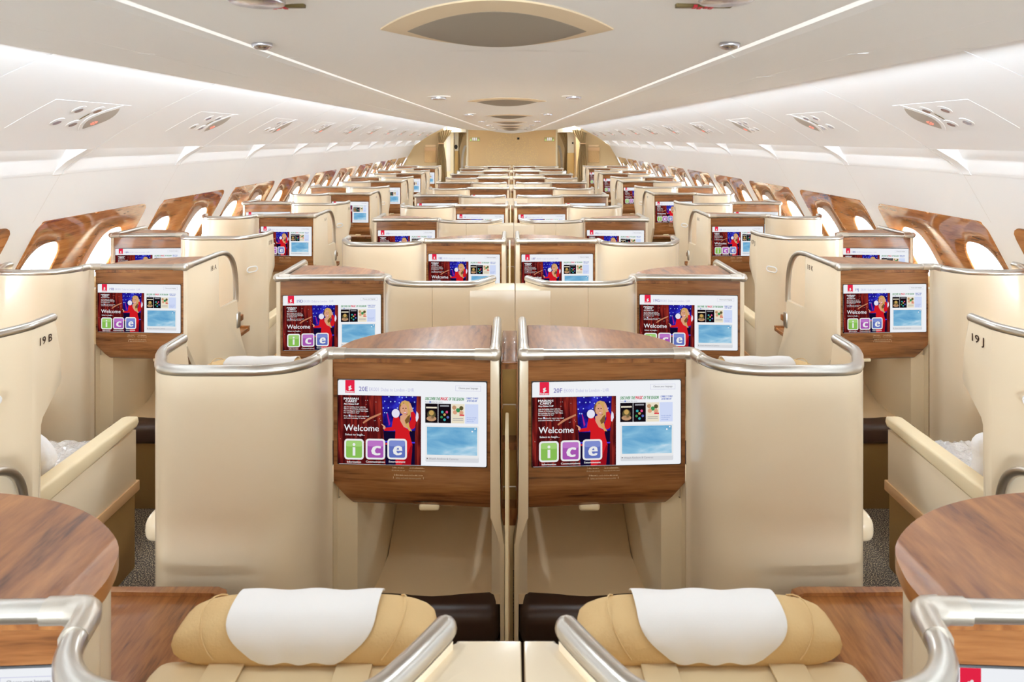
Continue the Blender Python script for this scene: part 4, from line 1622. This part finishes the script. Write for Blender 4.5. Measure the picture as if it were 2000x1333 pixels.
def make_divider(top):
    root = thing('privacy_divider', 'x', 'divider')
    bm = bmesh.new()
    add_prism(bm, [(-0.12, 0.0), (-0.12, top - 0.03), (-0.112, top - 0.008), (-0.09, top), (0.015, top), (0.015, 0.0)], 'x', -0.005, 0.005, 0.003, 3)
    finish('panel', bm, M_ARM, root, 40)
    bm = bmesh.new()
    add_box(bm, 0.0053, 0.0075, -0.112, -0.10, 0.0, top - 0.05, 0.0005, 1)
    finish('edge_strip', bm, M_STRIP, root, 30)
    return root


rack0 = make_rack()
dv_low = make_divider(1.078)
dv_up = None
for i, n in enumerate(range(19, 6, -2)):
    y = plane(n, 'C1')
    r = rack0 if i == 0 else copy_tree(rack0)
    r.location = (XC, y + 0.022, 0)
    tag(r, f'slim walnut literature rack standing between screens {n + 1}E and {n + 1}F', 'literature rack', 'literature racks between the centre consoles')
    if i == 0:
        d = dv_low
    elif dv_up is None:
        d = dv_up = make_divider(1.262)
    else:
        d = copy_tree(dv_up)
    d.location = (XC - 0.0065, y - 0.022, 0)
    tag(d, f'thin low cream privacy divider in front of the rack between screens {n + 1}E and {n + 1}F' if i == 0 else
        f'thin raised cream privacy divider between screens {n + 1}E and {n + 1}F', 'divider', 'privacy dividers on the centre line')


# ------------------------------------------------------------------ loose things on the seats
def headrest_cover(name, seat_no, where, x, y, wob):
    bm = bmesh.new()
    rr = random.Random(wob)
    n, m = 28, 22
    rows = []
    for j in range(m + 1):
        t = j / m
        a = math.radians(35 + 156 * t)                # over the top, down the camera's side
        row = []
        for i in range(n + 1):
            s = -1 + 2 * i / n
            wd = 0.112 if t < 0.5 else 0.112 * (1 - max(0, (t - 0.5) / 0.5) ** 2.6 * 0.5)
            px = wd * s
            v = 0.115 + (0.050 + 0.001 * math.sin(9 * s + wob)) * math.copysign(abs(math.cos(a)) ** 0.85, math.cos(a))
            z = 1.135 + 0.046 * math.copysign(abs(math.sin(a)) ** 0.85, math.sin(a)) + 0.0012 * math.sin(7 * s + 3 * t + wob)
            row.append((px, v, z))
        rows.append(row)
    slab(bm, rows, (0, 0, 0.0016))
    o = finish(name, bm, M_CLOTH, None, 60, (x, y, 0))
    return tag(o, f'white cover over the tan headrest of seat {seat_no}, {where}', 'headrest cover', 'white headrest covers')


for n, own, wh in ((20, 'E', 'near the camera below screen 20E'), (20, 'F', 'near the camera below screen 20F'), (19, 'D', 'behind the silver rail below screen 19D'), (19, 'G', 'behind the silver rail below screen 19G')):
    r = suites[(n, own)]
    kind = 'C2' if n == 20 else 'C1'
    sx = [k[1] for k, v in LETTER.items() if k[0] == kind and v[0] == own][0]
    headrest_cover('headrest_cover', f'{n}{own}', wh, r.location.x + sx * 0.752, r.location.y + (0.0 if n == 20 else 0.045), n + ord(own))

for s, own in ((-1, 'B'), (1, 'J')):
    y = plane(19, 'SB')
    # folded blanket in clear wrap
    bm = bmesh.new()
    rr = random.Random(9 + s)
    R = add_grid(bm, [[(s * -0.16 + 0.32 * i / 16 * s, -0.13 + 0.28 * j / 16, 0.100 + 0.02 * rr.random() - 0.06 * max(abs(i / 8 - 1), abs(j / 8 - 1)) ** 5) for i in range(17)] for j in range(17)])
    low = add_grid(bm, [[(s * -0.16 + 0.32 * i / 16 * s, -0.13 + 0.28 * j / 16, 0.0) for i in (0, 16)] for j in (0, 16)])
    o = finish('wrapped_blanket', bm, M_PLASTIC, None, 80, (s * 1.925, y + 0.46, 0.488))
    tag(o, f'folded blanket in shiny clear wrap lying on seat 19{own}', 'blanket', 'wrapped blankets')
    bm = bmesh.new()
    add_super(bm, (0, 0, 0), (0.112, 0.045, 0.135), 0.7, 0.6, 28, 14)
    for v in bm.verts:
        v.co.x += 0.012 * math.sin(v.co.z * 40)
        v.co.y += 0.010 * math.sin(v.co.x * 36 + v.co.z * 20)
    o = finish('pillow', bm, M_PILLOW, None, 80, (s * 1.85, y + (0.235 if s < 0 else 0.23), 0.642))
    o.rotation_euler = (math.radians(-14), 0, 0)
    tag(o, f'white pillow leaning upright on seat 19{own} beside its arm pad', 'pillow', 'white pillows')
